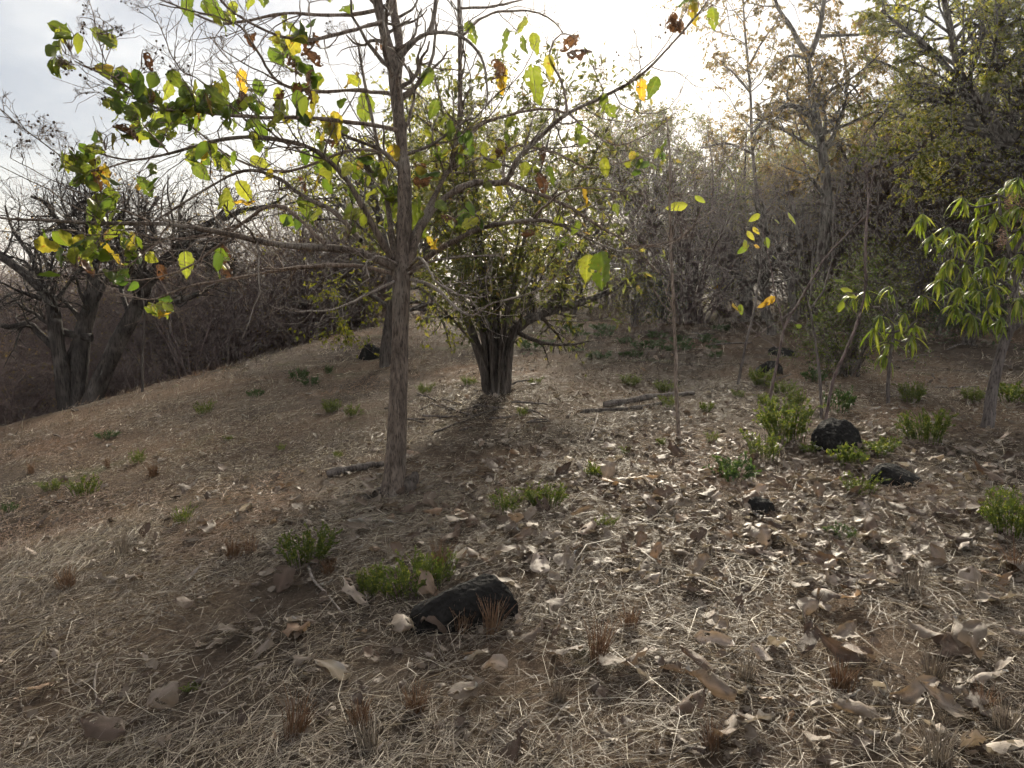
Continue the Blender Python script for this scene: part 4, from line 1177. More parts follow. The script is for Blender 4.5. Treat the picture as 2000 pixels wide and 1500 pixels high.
# ------------------------------------------------------------------ thin saplings
def small_blades(mat, name):
    V, Q = ovate(n=7, w=5, curl=0.2, bend=0.5, wave=0.03, width=0.24, seed=70, fold=0.2)
    mb = MB(); mb.add(V, quads=Q); return mb.mesh(name, mat)
SY = small_blades(LY, "leaf_small_yellow"); SG = small_blades(LG, "leaf_small_green")
def sapling(label, base_px, stems, leaves, bark, D=None, depth_spread=0.2):
    base = G(*base_px) if D is None else GD(base_px[0], D)
    D = depth_of(base)
    t = empty("sapling", base, label, "sapling")
    mb = MB(); S = []
    bx, by = to_px(base)
    for k, (pl, w) in enumerate(stems):
        off = 0 if k == 0 else RNG.uniform(-depth_spread, depth_spread)
        pl = [(x, y, off * (j / (len(pl) - 1))) for j, (x, y) in enumerate(pl)]
        if k == 0: pl[0] = (float(bx), float(by) + 3, 0)
        p, r = traced(pl, D, np.array(w) * 0.68); a, rr = resample(p, r, 20)
        wv = np.cumsum(RNG.normal(size=a.shape), 0) * 0.0035; wv[0] = 0
        a = a + wv
        mb.tubes(a - base, rr, 7); S.append(a)
        tw, tr = grow(a[None], rr[None], 5, 0.5, 1.0, 0.06, 0.2, R(30), R(70), 0.15, 0.2, 5, 0.45, 0.0022, 0.5)
        mb.tubes(tw - base, tr, 4)
    obj("stem", mb.mesh("stem", bark), t)
    S = np.concatenate(S); sx, sy = to_px(S)
    for lx, ly, lp, kd in leaves:
        j = int(np.argmin(np.hypot(sx - lx, sy - ly))); q = S[j]; dd = depth_of(q)
        pos = P(lx, ly, dd + RNG.normal() * 0.05); L = lp * dd / F * 1.15
        dv = unit(np.array([RNG.normal() * .8, RNG.normal() * .5, -0.4 + RNG.normal() * .4]))
        pt = MB(); st = pos - dv * L * .5
        a, r = resample([q, (q + st) / 2 + RNG.normal(size=3) * .01, st], [.0055, .0045, .003], 5)
        pt.tubes(a - base, r, 4); tg_ = obj("twig", pt.mesh("twig", bark), t)
        o = obj("leaf", SY if kd == 'y' else SG, tg_)
        o.matrix_local = frame_matrix(st - base, dv, np.array([RNG.normal() * .4, -.8, .5]), L)
    return t
sapling("pale straight leafless sapling stem with two grey-green leaves at mid-height", (1325, 862),
        [([(1325, 862), (1320, 760), (1318, 690), (1310, 590), (1306, 500), (1303, 400), (1300, 300), (1294, 230)], [12, 9, 5]), ([(1312, 610), (1285, 585), (1270, 560)], [4, 2]), ([(1312, 600), (1302, 575), (1306, 555)], [5, 2])],
        [(1322, 400, 40, 'g'), (1368, 388, 22, 'g')], M['bark_pale'])
yl = [(1468, 460, 22, 'y'), (1455, 475, 24, 'g'), (1450, 490, 24, 'g'), (1472, 425, 24, 'g'), (1478, 450, 18, 'y'), (1500, 475, 22, 'g'), (1515, 500, 20, 'g'), (1480, 480, 16, 'y'), (1440, 598, 24, 'y'), (1500, 588, 28, 'y'), (1490, 595, 20, 'y'), (1448, 605, 20, 'g'), (1510, 585, 18, 'y'), (1520, 430, 22, 'g'), (1550, 425, 26, 'g')]
sapling("slanting thin sapling with a scatter of small yellow leaves up its stem", (1440, 752), [([(1440, 752), (1455, 680), (1472, 610), (1484, 530), (1492, 470), (1496, 400)], [9, 5, 3]), ([(1484, 540), (1465, 480), (1450, 440)], [4, 2]), ([(1470, 615), (1500, 595), (1520, 585)], [3, 2]), ([(1468, 625), (1445, 605), (1435, 595)], [3, 2])], yl, M['bark_mango'])
sapling("leaning reddish-brown sapling stem rising from the weed patch by the black boulder", (1495, 826), [([(1495, 826), (1512, 730), (1530, 645), (1560, 590), (1600, 520), (1660, 450), (1700, 410)], [10, 6, 3]), ([(1530, 640), (1512, 560), (1500, 500), (1490, 450)], [6, 2]), ([(1520, 680), (1480, 655), (1460, 640)], [3, 2]), ([(1545, 610), (1500, 640), (1475, 655)], [3, 2])],
        [(1560, 640, 20, 'g')], M['bark_brush'])
sapling("grey forked sapling behind the black boulder, bare and branching high", (1604, 818), [([(1604, 818), (1602, 740), (1592, 650), (1580, 590), (1548, 535), (1505, 490), (1480, 470)], [10, 6, 3]), ([(1585, 600), (1610, 565), (1625, 500), (1628, 420), (1640, 360)], [6, 3]), ([(1582, 580), (1583, 500), (1575, 420)], [5, 2])],
        [(1640, 545, 20, 'g'), (1655, 565, 22, 'g')], M['bark_mango'])
sapling("brown double-stemmed sapling curving up to the right behind the black boulder", (1612, 820), [([(1612, 820), (1625, 750), (1650, 690), (1678, 620), (1692, 560), (1692, 470), (1700, 390), (1712, 330)], [10, 7, 3]), ([(1692, 560), (1690, 480), (1694, 400), (1690, 330)], [5, 2])],
        [(1640, 600, 24, 'g'), (1665, 575, 22, 'g')], M['bark_brush'])
sapling("tiny far sapling topped with a few yellow leaves before the dark wood", (1404, 632), [([(1404, 632), (1406, 590), (1407, 550)], [4, 2])], [(1405, 545, 14, 'y'), (1412, 560, 12, 'y'), (1409, 575, 12, 'y'), (1400, 560, 12, 'y')], M['bark_brush'])
sapling("thin leaning leafless stem beside the coppiced clump", (1078, 690), [([(1078, 690), (1090, 655), (1105, 620), (1112, 590)], [4, 2])], [], M['bark_dark'])
sapling("straight leafless stick of a sapling at the slope's edge near the bare tree", (278, 765), [([(278, 765), (277, 700), (280, 620), (276, 560)], [7, 5, 3]), ([(277, 720), (255, 690), (235, 680)], [3, 2])], [], M['bark_dark'])

# dark stems of middle distance: leaning and forked trunks under the thicket
def bare_stem(label, D, stems, bark, cnt=(16, 110)):
    base = GD(stems[0][0][0][0], D); bx, by = to_px(base)
    st, rd = [], []
    for k, (pl, w) in enumerate(stems):
        pl = [(x, y, 0 if k == 0 else 0.4 * (j / len(pl)) * (-1) ** k) for j, (x, y) in enumerate(pl)]
        if k == 0: pl[0] = (pl[0][0], float(by) + 4, 0)
        p, r = traced(pl, D, w); st.append(p); rd.append(r)
    spec = [dict(count=cnt[0], f0=0.4, f1=1.0, L0=0.3, L1=0.6, a0=R(25), a1=R(70), up=0.1, wig=0.22, n=6, rr=0.5, rmin=0.006, k=4),
            dict(count=cnt[1], f0=0.2, f1=1.0, L0=0.3, L1=0.7, a0=R(25), a1=R(70), up=0.05, wig=0.28, n=4, rr=0.6, rmin=0.0035, k=3)]
    tm, _ = build_woody("bare_stem", st, rd, spec, bark, origin=base, rng=RNG)
    return woody_thing("bare_tree", base, tm, None, label, "tree")
bare_stem("dark crooked leafless trunk bending near its foot, before the thicket", 14.0, [([(1505, 680), (1508, 640), (1498, 600), (1497, 540), (1500, 470), (1490, 400)], [20, 14, 6])], M['bark_dark'])
bare_stem("grey forked leafless tree with twisted pale limbs in the thicket", 16.5, [([(1545, 640), (1547, 590), (1540, 540), (1510, 500), (1490, 460)], [22, 14, 6]), ([(1545, 570), (1560, 500), (1552, 430), (1540, 360)], [14, 5]), ([(1540, 545), (1520, 480), (1530, 420)], [9, 3])], M['bark_mango'])
bare_stem("grey gnarled leafless stump-like tree at the thicket's foot", 17.5, [([(1458, 625), (1460, 580), (1450, 545), (1430, 500), (1425, 450)], [24, 14, 5]), ([(1458, 575), (1480, 530), (1475, 470)], [12, 4])], M['bark_mango'])
bare_stem("dark straight trunk against the pale gap in the far trees", 19.5, [([(1344, 620), (1348, 560), (1350, 500), (1356, 430), (1360, 340)], [18, 14, 6]), ([(1348, 540), (1330, 510), (1315, 490)], [8, 4])], M['bark_dark'])
bare_stem("short dark leaning trunk in the hollow beside the big bare tree", 19.0, [([(345, 700), (330, 665), (312, 640), (290, 625), (270, 620)], [22, 16, 8]), ([(325, 655), (335, 600), (350, 540)], [9, 3])], M['bark_dark'])
bare_stem("slim dark curved trunk in shade behind the mango tree", 14.0, [([(1830, 665), (1838, 620), (1836, 560), (1845, 480), (1835, 380)], [12, 9, 4])], M['bark_dark'])

# ------------------------------------------------------------------ stones
def icogrid(n=14, m=22):
    th = np.linspace(0, np.pi, n); ph = np.linspace(0, 2 * np.pi, m, endpoint=False)
    V = [(0, 0, 1.0)]
    for a in th[1:-1]:
        for b in ph: V.append((math.sin(a) * math.cos(b), math.sin(a) * math.sin(b), math.cos(a)))
    V.append((0, 0, -1.0))
    Q, T = [], []
    for j in range(m): T.append((0, 1 + j, 1 + (j + 1) % m))
    for i in range(n - 3):
        for j in range(m):
            a = 1 + i * m + j; b = 1 + i * m + (j + 1) % m
            Q.append((a, a + m, b + m, b))
    last = len(V) - 1; o0 = 1 + (n - 3) * m
    for j in range(m): T.append((last, o0 + (j + 1) % m, o0 + j))
    return np.array(V), np.array(Q), np.array(T)
def n3(p, s, sd):
    return vnoise(p[:, 0] * s + 7.1, p[:, 1] * s + p[:, 2] * s * 0.7 + 3.3, sd) + vnoise(p[:, 2] * s + 1.7, p[:, 0] * s - p[:, 1] * s * .6, sd + 1)
def rock(px, py, wpx, hpx, label, seed, depth_ratio=0.7, wedge=0.0, rot=0.0, flat=0.25):
    base = G(px, py); D = depth_of(base)
    w = wpx * D / F * 0.5; h = hpx * D / F
    V, Q, T = icogrid(22, 34)
    V = np.sign(V) * np.abs(V) ** 0.78
    V = V * (1 + 0.16 * n3(V, 1.3, seed) + 0.10 * n3(V, 3.1, seed + 5) + 0.03 * n3(V, 9.0, seed + 9))[:, None]
    # planes knocked off
    rg = np.random.default_rng(seed)
    for _ in range(9):
        nrm = unit(rg.normal(size=3)); lim = rg.uniform(0.70, 0.92)
        dd = V @ nrm; V = V - np.maximum(dd - lim, 0)[:, None] * nrm * 0.8
    V = V * (1 + 0.06 * n3(V, 5.0, seed + 2))[:, None] * 1.08
    zz = np.where(V[:, 2] < 0, V[:, 2] * flat, V[:, 2])
    x = V[:, 0] * w; y = V[:, 1] * w * depth_ratio; z = zz * h * (1 + wedge * V[:, 0])
    z = z - 0.1 * h
    mb = MB(); mb.add(np.stack([x, y, z], 1), quads=Q, tris=T)
    o = obj("rock", mb.mesh("rock", M['rock'], smooth=True))
    o.location = base + np.array([0, w * depth_ratio * 0.3, 0]); o.rotation_euler = (0, 0, rot)
    return tag(o, label, "rock")
rock(903, 1216, 200, 84, "long black wedge-shaped rock low in the straw below the bright weeds", 3, 0.5, 0.55, 0.08)
rock(1638, 880, 90, 58, "rounded black boulder standing among weeds at the foot of the saplings", 8, 0.8, 0.1)
rock(1752, 948, 92, 40, "low dark rock half buried in dry leaves below the boulder", 14, 0.8, 0.0)
rock(1482, 1002, 58, 32, "small square dark stone in the dense leaf litter", 19, 0.7, 0.0)
rock(1503, 730, 48, 32, "black pointed stone beside the slanting saplings", 24, 0.7, 0.3)
rock(1528, 694, 46, 18, "low black stone near the foot of the crooked dark trunk", 29, 0.8, 0.0)
rock(722, 702, 42, 30, "black stone on the open slope behind the front tree", 33, 0.7, 0.0)

# ------------------------------------------------------------------ fallen wood
def log(name, label, pts_px, wpx, bark, cat, lift=0.3, n=14, k=9, taper=0.6, wob=0.10):
    ps = []
    for x, y in pts_px: ps.append(G(x, y))
    base = ps[0].copy(); D = depth_of(ps[len(ps) // 2]); r = 0.5 * wpx * D / F
    ps = [p + np.array([0, 0, r * lift]) for p in ps]
    a, rr = resample(ps, np.linspace(r, r * taper, len(ps)), n)
    a = a + RNG.normal(size=a.shape) * r * wob
    rr = rr * (1 + 0.10 * RNG.normal(size=n)); rr[0] *= 0.8
    mb = MB(); a = a - base; mb.tubes(a, rr, k)
    # broken ends
    for e, s in ((0, -1), (n - 1, 1)):
        ring = np.arange(k) + e * k
        c = a[e] + s * unit(a[min(e + 1, n - 1)] - a[max(e - 1, 0)]) * rr[e] * 0.3
        mb.add([c], tint=0.5)
        ci = mb.n - 1
        tri = [(ring[j], ring[(j + 1) % k], ci) if s > 0 else (ring[(j + 1) % k], ring[j], ci) for j in range(k)]
        mb.t.append(np.array(tri))
    o = obj(name, mb.mesh(name, bark)); o.location = base
    return tag(o, label, cat)
log("log", "weathered branch lying on the slope against the front tree's foot", [(640, 932), (690, 922), (725, 914), (748, 914)], 17, M['bark_grey'], "log", 0.8)
log("log", "upper one of two grey fallen logs on the leaf-strewn clearing", [(1180, 795), (1240, 785), (1300, 776), (1355, 772)], 15, M['bark_grey'], "log", 0.5)
log("log", "lower rotten half of the fallen log pair, lying flat in litter", [(1135, 806), (1200, 803), (1260, 796), (1310, 784)], 13, M['bark_dark'], "log", 0.3)
log("stick", "pale curved stick bowed over the straw beside the bright weed tuft", [(603, 1112), (612, 1140), (640, 1170), (668, 1205)], 6, M['twig_pale'], "stick", 3.0, wob=0.05, k=6)
log("stick", "long pale stick lying in the foreground straw", [(190, 1300), (185, 1345), (195, 1385), (215, 1415)], 5, M['twig_pale'], "stick", 2.0, wob=0.05, k=6)
log("stick", "thin straight dry stalk leaning in front of the log pair", [(1155, 852), (1163, 830), (1168, 812)], 4, M['twig_pale'], "stick", 2.0, wob=0.05, k=6)
for i in range(26):
    x = RNG.normal(945, 75); y = RNG.normal(803, 16); ln = RNG.uniform(30, 85); an = RNG.normal(0.0, 0.35)
    dx, dy = ln * math.cos(an), -ln * math.sin(an) * 0.5
    log("stick", "dead grey stick in the brushwood heap at the coppiced clump's foot", [(x - dx / 2, y - dy / 2), (x, y + RNG.normal() * 2), (x + dx / 2, y + dy / 2)], RNG.uniform(2.5, 6), M['bark_grey'], "stick", RNG.uniform(0.5, 5), n=7, k=5, wob=0.3)["group"] = "brushwood at the coppice"
for i in range(12):
    x = RNG.uniform(1340, 1960); y = RNG.uniform(650, 760); ln = RNG.uniform(40, 90); an = RNG.normal(0.0, 0.5)
    dx, dy = ln * math.cos(an), -ln * math.sin(an) * 0.4
    log("stick", "dead stick lying on the shaded ground before the thicket", [(x - dx / 2, y - dy / 2), (x, y + RNG.normal() * 3), (x + dx / 2, y + dy / 2)], RNG.uniform(2, 5), M['bark_grey'], "stick", RNG.uniform(0.5, 4), n=7, k=5, wob=0.3)["group"] = "sticks before the thicket"

# ------------------------------------------------------------------ green weeds
def weed_kit(seed, stems, leaves, mat, spread, h, L, W_):
    rg = np.random.default_rng(seed); mb = MB(); lbm = MB()
    st = []
    for i in range(stems):
        a = rg.uniform(0, 6.28); s = spread * rg.uniform(.1, 1) ** 0.7; hh = h * rg.uniform(.5, 1.0)
        r0 = s * 0.55
        st.append(resample([(math.cos(a) * r0, math.sin(a) * r0, -0.02), (math.cos(a) * (r0 + s * .2), math.sin(a) * (r0 + s * .2), hh * .6), (math.cos(a) * s, math.sin(a) * s, hh)], [.003, .0025, .0015], 5)[0])
    st = np.array(st)
    mb.tubes(st, np.full((stems, 5), .0024), 4, tint=0.4)
    tw, tr = grow(st, np.full((stems, 5), .0024), stems * 3, .2, 1, .2, .5, R(30), R(70), .15, .2, 4, .7, .0015, .7, rg)
    mb.tubes(tw, tr, 3, tint=0.4)
    leaf_on(lbm, st, leaves // 3, L, W_, -0.1, 0, 1, rg, .2); leaf_on(lbm, tw, leaves, L, W_, -0.1, 0, 1, rg, .1)
    return mb.mesh("stems", mat), lbm.mesh("foliage", mat)
WEEDS = [weed_kit(61, 30, 1100, M['weed_leaf'], .18, .17, .014, .0042), weed_kit(62, 44, 2600, M['weed_leaf'], .18, .19, .0125, .0042), weed_kit(63, 18, 420, M['weed_leaf'], .16, .14, .027, .0085),
         weed_kit(64, 22, 420, M['dark_weed'], .17, .17, .030, .007)]
def weed(px, py, wpx, kind, label, group=None, hs=1.0):
    b = G(px, py); D = depth_of(b); s = wpx * D / F / 0.34
    t = empty("weed", b, label, "weed", group)
    obj("stem_tuft", WEEDS[kind][0], t); obj("foliage", WEEDS[kind][1], t)
    t.rotation_euler = (RNG.normal() * .05, RNG.normal() * .05, RNG.uniform(0, 6.28)); t.scale = (s * RNG.uniform(.8, 1.2), s * RNG.uniform(.8, 1.2), s * hs * RNG.uniform(.65, 1.3))
named = [(600, 1100, 105, 1, "bright green weed tuft by the curved pale stick"), (790, 1160, 140, 1, "large bright green weed patch just behind the long black rock"), (855, 1140, 95, 0, "taller bright weed shoots at the end of the large weed patch"), (720, 1165, 70, 1, "sparse weed among grey curled leaves left of the large weed patch"),
         (165, 968, 75, 0, "green weed tuft alone on the straw slope at far left"), (985, 1000, 80, 0, "weed tangled with dry leaves right of the front tree's foot"), (1065, 992, 80, 1, "weed spreading beside curled leaves between tree foot and litter bed"),
         (1162, 932, 52, 2, "small upright bright weed in the middle litter"), (1185, 1030, 45, 0, "tiny weed clump in the leaf litter below the upright one"), (1535, 858, 120, 1, "dense round green weed clump next to the black boulder"),
         (1490, 895, 80, 0, "leggy weed between the dense clump and the pale sapling"), (1425, 940, 100, 3, "dark low weed patch in the leaf litter"), (1580, 885, 55, 2, "broad-leaved bright weed at the boulder's left foot"),
         (1715, 888, 85, 2, "broad-leaved bright weed right of the black boulder"), (1655, 912, 80, 2, "flat broad-leaved weed in front of the black boulder"), (1808, 862, 85, 1, "round green weed between boulder and mango trunk"),
         (1680, 965, 85, 0, "feathery pale weed below the half-buried rock"), (1975, 1045, 110, 1, "green weed cut by the frame's right edge in the leaf litter"), (1955, 985, 60, 0, "small weed behind the one at the frame's right edge"),
         (1978, 785, 130, 2, "lush broad-leaved bush beside the mango trunk"), (585, 742, 52, 3, "dark green bush tuft on the open slope, larger of two touching"), (607, 752, 40, 3, "dark green bush tuft on the open slope, smaller of two touching"),
         (500, 775, 42, 3, "dark green tuft on the slope toward the bare tree"), (1230, 752, 50, 1, "bright weed clump up-slope of the log pair"), (1640, 805, 75, 3, "dark feathery weed at the foot of the curving saplings"), (1490, 752, 55, 1, "weed clump under the slanting sapling with yellow leaves"),
         (372, 1348, 36, 2, "lone tiny seedling in the foreground straw"), (1640, 1050, 60, 3, "grassy dark green tuft in the litter bed")]
for px, py, w, k, lab in named: weed(px, py, w, k, lab)
for px, py, w, k in [(1530, 768, 62, 1), (1500, 792, 52, 1), (1552, 798, 52, 1), (1300, 765, 42, 1), (1305, 795, 38, 0), (1380, 803, 32, 1), (1390, 866, 36, 0), (1222, 886, 24, 0), (1045, 750, 30, 0), (1020, 812, 28, 0), (1780, 785, 62, 1), (1900, 785, 52, 1), (1440, 775, 30, 0), (1590, 745, 55, 3), (1290, 870, 28, 0), (1735, 870, 40, 2)]:
    weed(px, py, w, k, "small green weed scattered among saplings and log pair", "weeds among the saplings")
for px, py, w, k in [(645, 730, 26, 3), (645, 805, 44, 1), (690, 812, 44, 0), (915, 752, 36, 1), (830, 768, 32, 0), (400, 808, 44, 0), (210, 856, 42, 3), (360, 1024, 54, 0), (270, 905, 40, 0), (100, 958, 44, 0), (660, 894, 24, 1), (445, 860, 24, 0), (20, 1000, 30, 3), (550, 880, 22, 0)]:
    weed(px, py, w, k, "small thin weed dotted over the open straw slope", "weeds on the open slope")
for i in range(26):
    weed(RNG.uniform(1020, 1420), RNG.uniform(640, 700), RNG.uniform(24, 60), 3, "low green tuft in the far grassy part of the clearing", "tufts in the far clearing", 0.55)

# ------------------------------------------------------------------ fallen leaves
DEAD = []
for sd in range(14):
    rg = np.random.default_rng(200 + sd)
    V, Q = ovate(n=9, w=7, creases=3, rough=0.012, curl=rg.choice([-1, 1]) * rg.uniform(0.2, 1.5), bend=rg.uniform(0.1, 1.7), wave=0.14, width=rg.uniform(0.27, 0.37), seed=sd, fold=rg.uniform(0, .4), twist=rg.normal() * 0.8, bites=int(rg.integers(0, 4)))
    V = V - np.array([0.45, 0, 0])
    if rg.random() < 0.6: V[:, 2] *= -1
    V[:, 2] *= 0.62
    V[:, 2] -= np.percentile(V[:, 2], 12)
    DEAD.append((V, Q))
DEAD_ME = []
for V, Q in DEAD:
    mb = MB(); mb.add(V, quads=Q, tint=ribs(9, 7)); DEAD_ME.append(mb.mesh("dead_leaf", M['litter_one']))

def slope_tilt(x, y):
    e = 0.15
    return (terr(x + e, y) - terr(x - e, y)) / (2 * e), (terr(x, y + e) - terr(x, y - e)) / (2 * e)

def dead_leaf(px, py, lpx, label, group=None, var=None, rot=None, tilt=None):
    b = G(px, py); D = depth_of(b)
    o = obj("dead_leaf", DEAD_ME[RNG.integers(14) if var is None else var])
    sx_, sy_ = slope_tilt(b[0], b[1])
    s = lpx * D / F
    o.location = b + np.array([0, 0, 0.018 + 0.03 * RNG.random()])
    tl = RNG.normal(size=2) * 0.22 if tilt is None else tilt
    o.rotation_euler = (float(sy_) + tl[0], -float(sx_) + tl[1], RNG.uniform(0, 6.28) if rot is None else rot)
    o.scale = (s, s, s)
    return tag(o, label, "dead leaf", group)
hero = [(800, 1250, 120, "large brown leaf propped upright against the black rock's left end"), (860, 1225, 125, "broad grey leaf leaning on the front of the long black rock"), (830, 1165, 80, "pale tan leaf lying between weed patch and black rock"), (690, 1180, 90, "grey leaf under the weeds left of the black rock"),
        (575, 1225, 70, "grey-brown folded leaf left of the black rock"), (580, 1245, 85, "white ragged strip of leaf on the straw left of the black rock"), (365, 1200, 62, "pale grey leaf alone in the left straw"), (470, 1240, 62, "thin white curled leaf in the left foreground straw"), (435, 1265, 45, "dark brown leaf half sunk in left foreground straw"),
        (555, 1150, 70, "dark folded brown leaf below the bright weed tuft"), (780, 1095, 75, "grey crumpled leaf on top of the large weed patch"), (715, 1140, 70, "pale grey curled leaf beside the weed patch"), (930, 1100, 70, "dark upright curled leaf right of the weed patch"), (1005, 1480, 90, "pale leaf cut by the bottom edge at centre"),
        (1320, 1330, 85, "tan curled leaf in right foreground, first of a touching pair"), (1360, 1320, 90, "tan rolled leaf in right foreground, second of a touching pair"), (1345, 1385, 95, "brown folded leaf hanging below the touching pair"), (1460, 1365, 70, "grey leaf flat in the straw right of the touching pair"),
        (1555, 1160, 70, "dark upturned leaf at the top of the trio in open straw"), (1590, 1180, 100, "pale broad leaf pointing right in the trio in open straw"), (1570, 1205, 70, "brown curled leaf at the bottom of the trio in open straw"), (1830, 1110, 105, "big pale tan leaf rising to a point, right middle"), (1690, 1145, 75, "tan folded leaf left of the big pointed one"),
        (1890, 1150, 85, "tan leaf with dark tip at right"), (1940, 1180, 95, "dark brown arched leaf near the right edge"), (1865, 1275, 110, "long grey rolled leaf right of the trio in open straw"), (1910, 1330, 80, "flat grey-brown leaf below the long rolled one"), (1850, 1400, 130, "big pale leaf standing up in the bottom right straw"), (1715, 1370, 65, "brown upright leaf left of the big pale standing one"),
        (1900, 1478, 110, "smooth tan leaf at the bottom right corner"), (1965, 1485, 110, "grey-tan leaf overlapping at the very bottom right corner"), (1590, 1480, 90, "dark leaf with pale rim at the bottom edge"), (875, 950, 60, "white flat leaf on bare soil right of the front tree's foot"), (720, 975, 60, "dark rounded leaf leaning at the front tree's left root"),
        (1935, 940, 75, "pale upright leaf near the right edge weeds"), (1500, 1060, 75, "pale twisted leaf standing in the litter bed's lower part"), (1590, 975, 50, "grey upright leaf by the small square stone"), (1160, 1050, 55, "grey leaf upright below the tiny weed clump"), (1250, 1075, 60, "dark folded leaf in the lower middle litter"), (1285, 1105, 55, "pale cone-curled leaf in the lower middle litter")]
for px, py, lp, lab in hero: dead_leaf(px, py, lp * 0.92, lab, tilt=RNG.normal(size=2) * 0.3)
def dens(px, py):
    a = math.exp(-((px - 1600) / 420) ** 2 - ((py - 985) / 95) ** 2) * 1.3
    b = math.exp(-((px - 1150) / 330) ** 2 - ((py - 960) / 90) ** 2) * 0.8
    c = math.exp(-((px - 640) / 220) ** 2 - ((py - 990) / 60) ** 2) * 0.55
    d = 0.05 + 0.05 * (px > 1200) + 0.9 * math.exp(-((px - 765) / 75) ** 2 - ((py - 962) / 22) ** 2)
    e = 0.16 * math.exp(-((py - 1150) / 200) ** 2) * (px > 900)
    f = 0.55 * math.exp(-((px - 1750) / 260) ** 2 - ((py - 780) / 60) ** 2)
    return a + b + c + d + e + f
cnt = 0; spots = []
while len(spots) < 262:
    px, py = RNG.uniform(-20, 2020), RNG.uniform(860, 1500)
    if RNG.random() < dens(px, py): spots.append((px, py))
for px, py in spots:
    D = depth_of(G(px, py))
    lp = RNG.uniform(0.09, 0.185) * F / D
    if px > 880 and py < 1130: lab, gr = "dry curled leaf in the dense litter bed between front tree and mango", "leaves of the litter bed"
    elif px <= 880: lab, gr = "dry curled leaf on the straw slope around the front tree's foot", "leaves on the left straw"
    else: lab, gr = "dry curled leaf scattered singly over the right foreground straw", "leaves on the right foreground straw"
    dead_leaf(px, py, lp, lab, gr)

# the many smaller and farther ones
def litter_bed():
    mb = MB()
    def put(n, pxr, pyr, size, dfun):
        P_ = []
        while len(P_) < n:
            px, py = RNG.uniform(*pxr), RNG.uniform(*pyr)
            if RNG.random() <= dfun(px, py): P_.append((px, py))
        P_ = np.array(P_)
        B = Gv(P_[:, 0], P_[:, 1]); SX, SY = slope_tilt(B[:, 0], B[:, 1])
        for k in range(n):
            V, Q = DEAD[RNG.integers(14)]
            s = RNG.uniform(*size); a = RNG.uniform(0, 6.28); t1, t2 = RNG.normal(size=2) * 0.25
            V = V * s
            V = np.stack([V[:, 0] * math.cos(a) - V[:, 1] * math.sin(a), V[:, 0] * math.sin(a) + V[:, 1] * math.cos(a), V[:, 2]], 1)
            V[:, 2] += V[:, 0] * (SX[k] + t1) + V[:, 1] * (SY[k] + t2) + 0.014
            mb.add(V + B[k], quads=Q, tint=RNG.random())
    put(1700, (-150, 2150), (640, 1150), (0.045, 0.12), lambda x, y: min(1, dens(x, y) + 0.12))
    put(1100, (880, 2150), (680, 1010), (0.035, 0.10), lambda x, y: 0.8)
    put(1200, (-100, 2100), (850, 1500), (0.025, 0.075), lambda x, y: 0.25 + dens(x, y))
    o = obj("leaf_litter", mb.mesh("leaf_litter", M['litter']))
    tag(o, "bed of small broken dry leaves strewn over the clearing", "leaf litter", kind="stuff")
litter_bed()

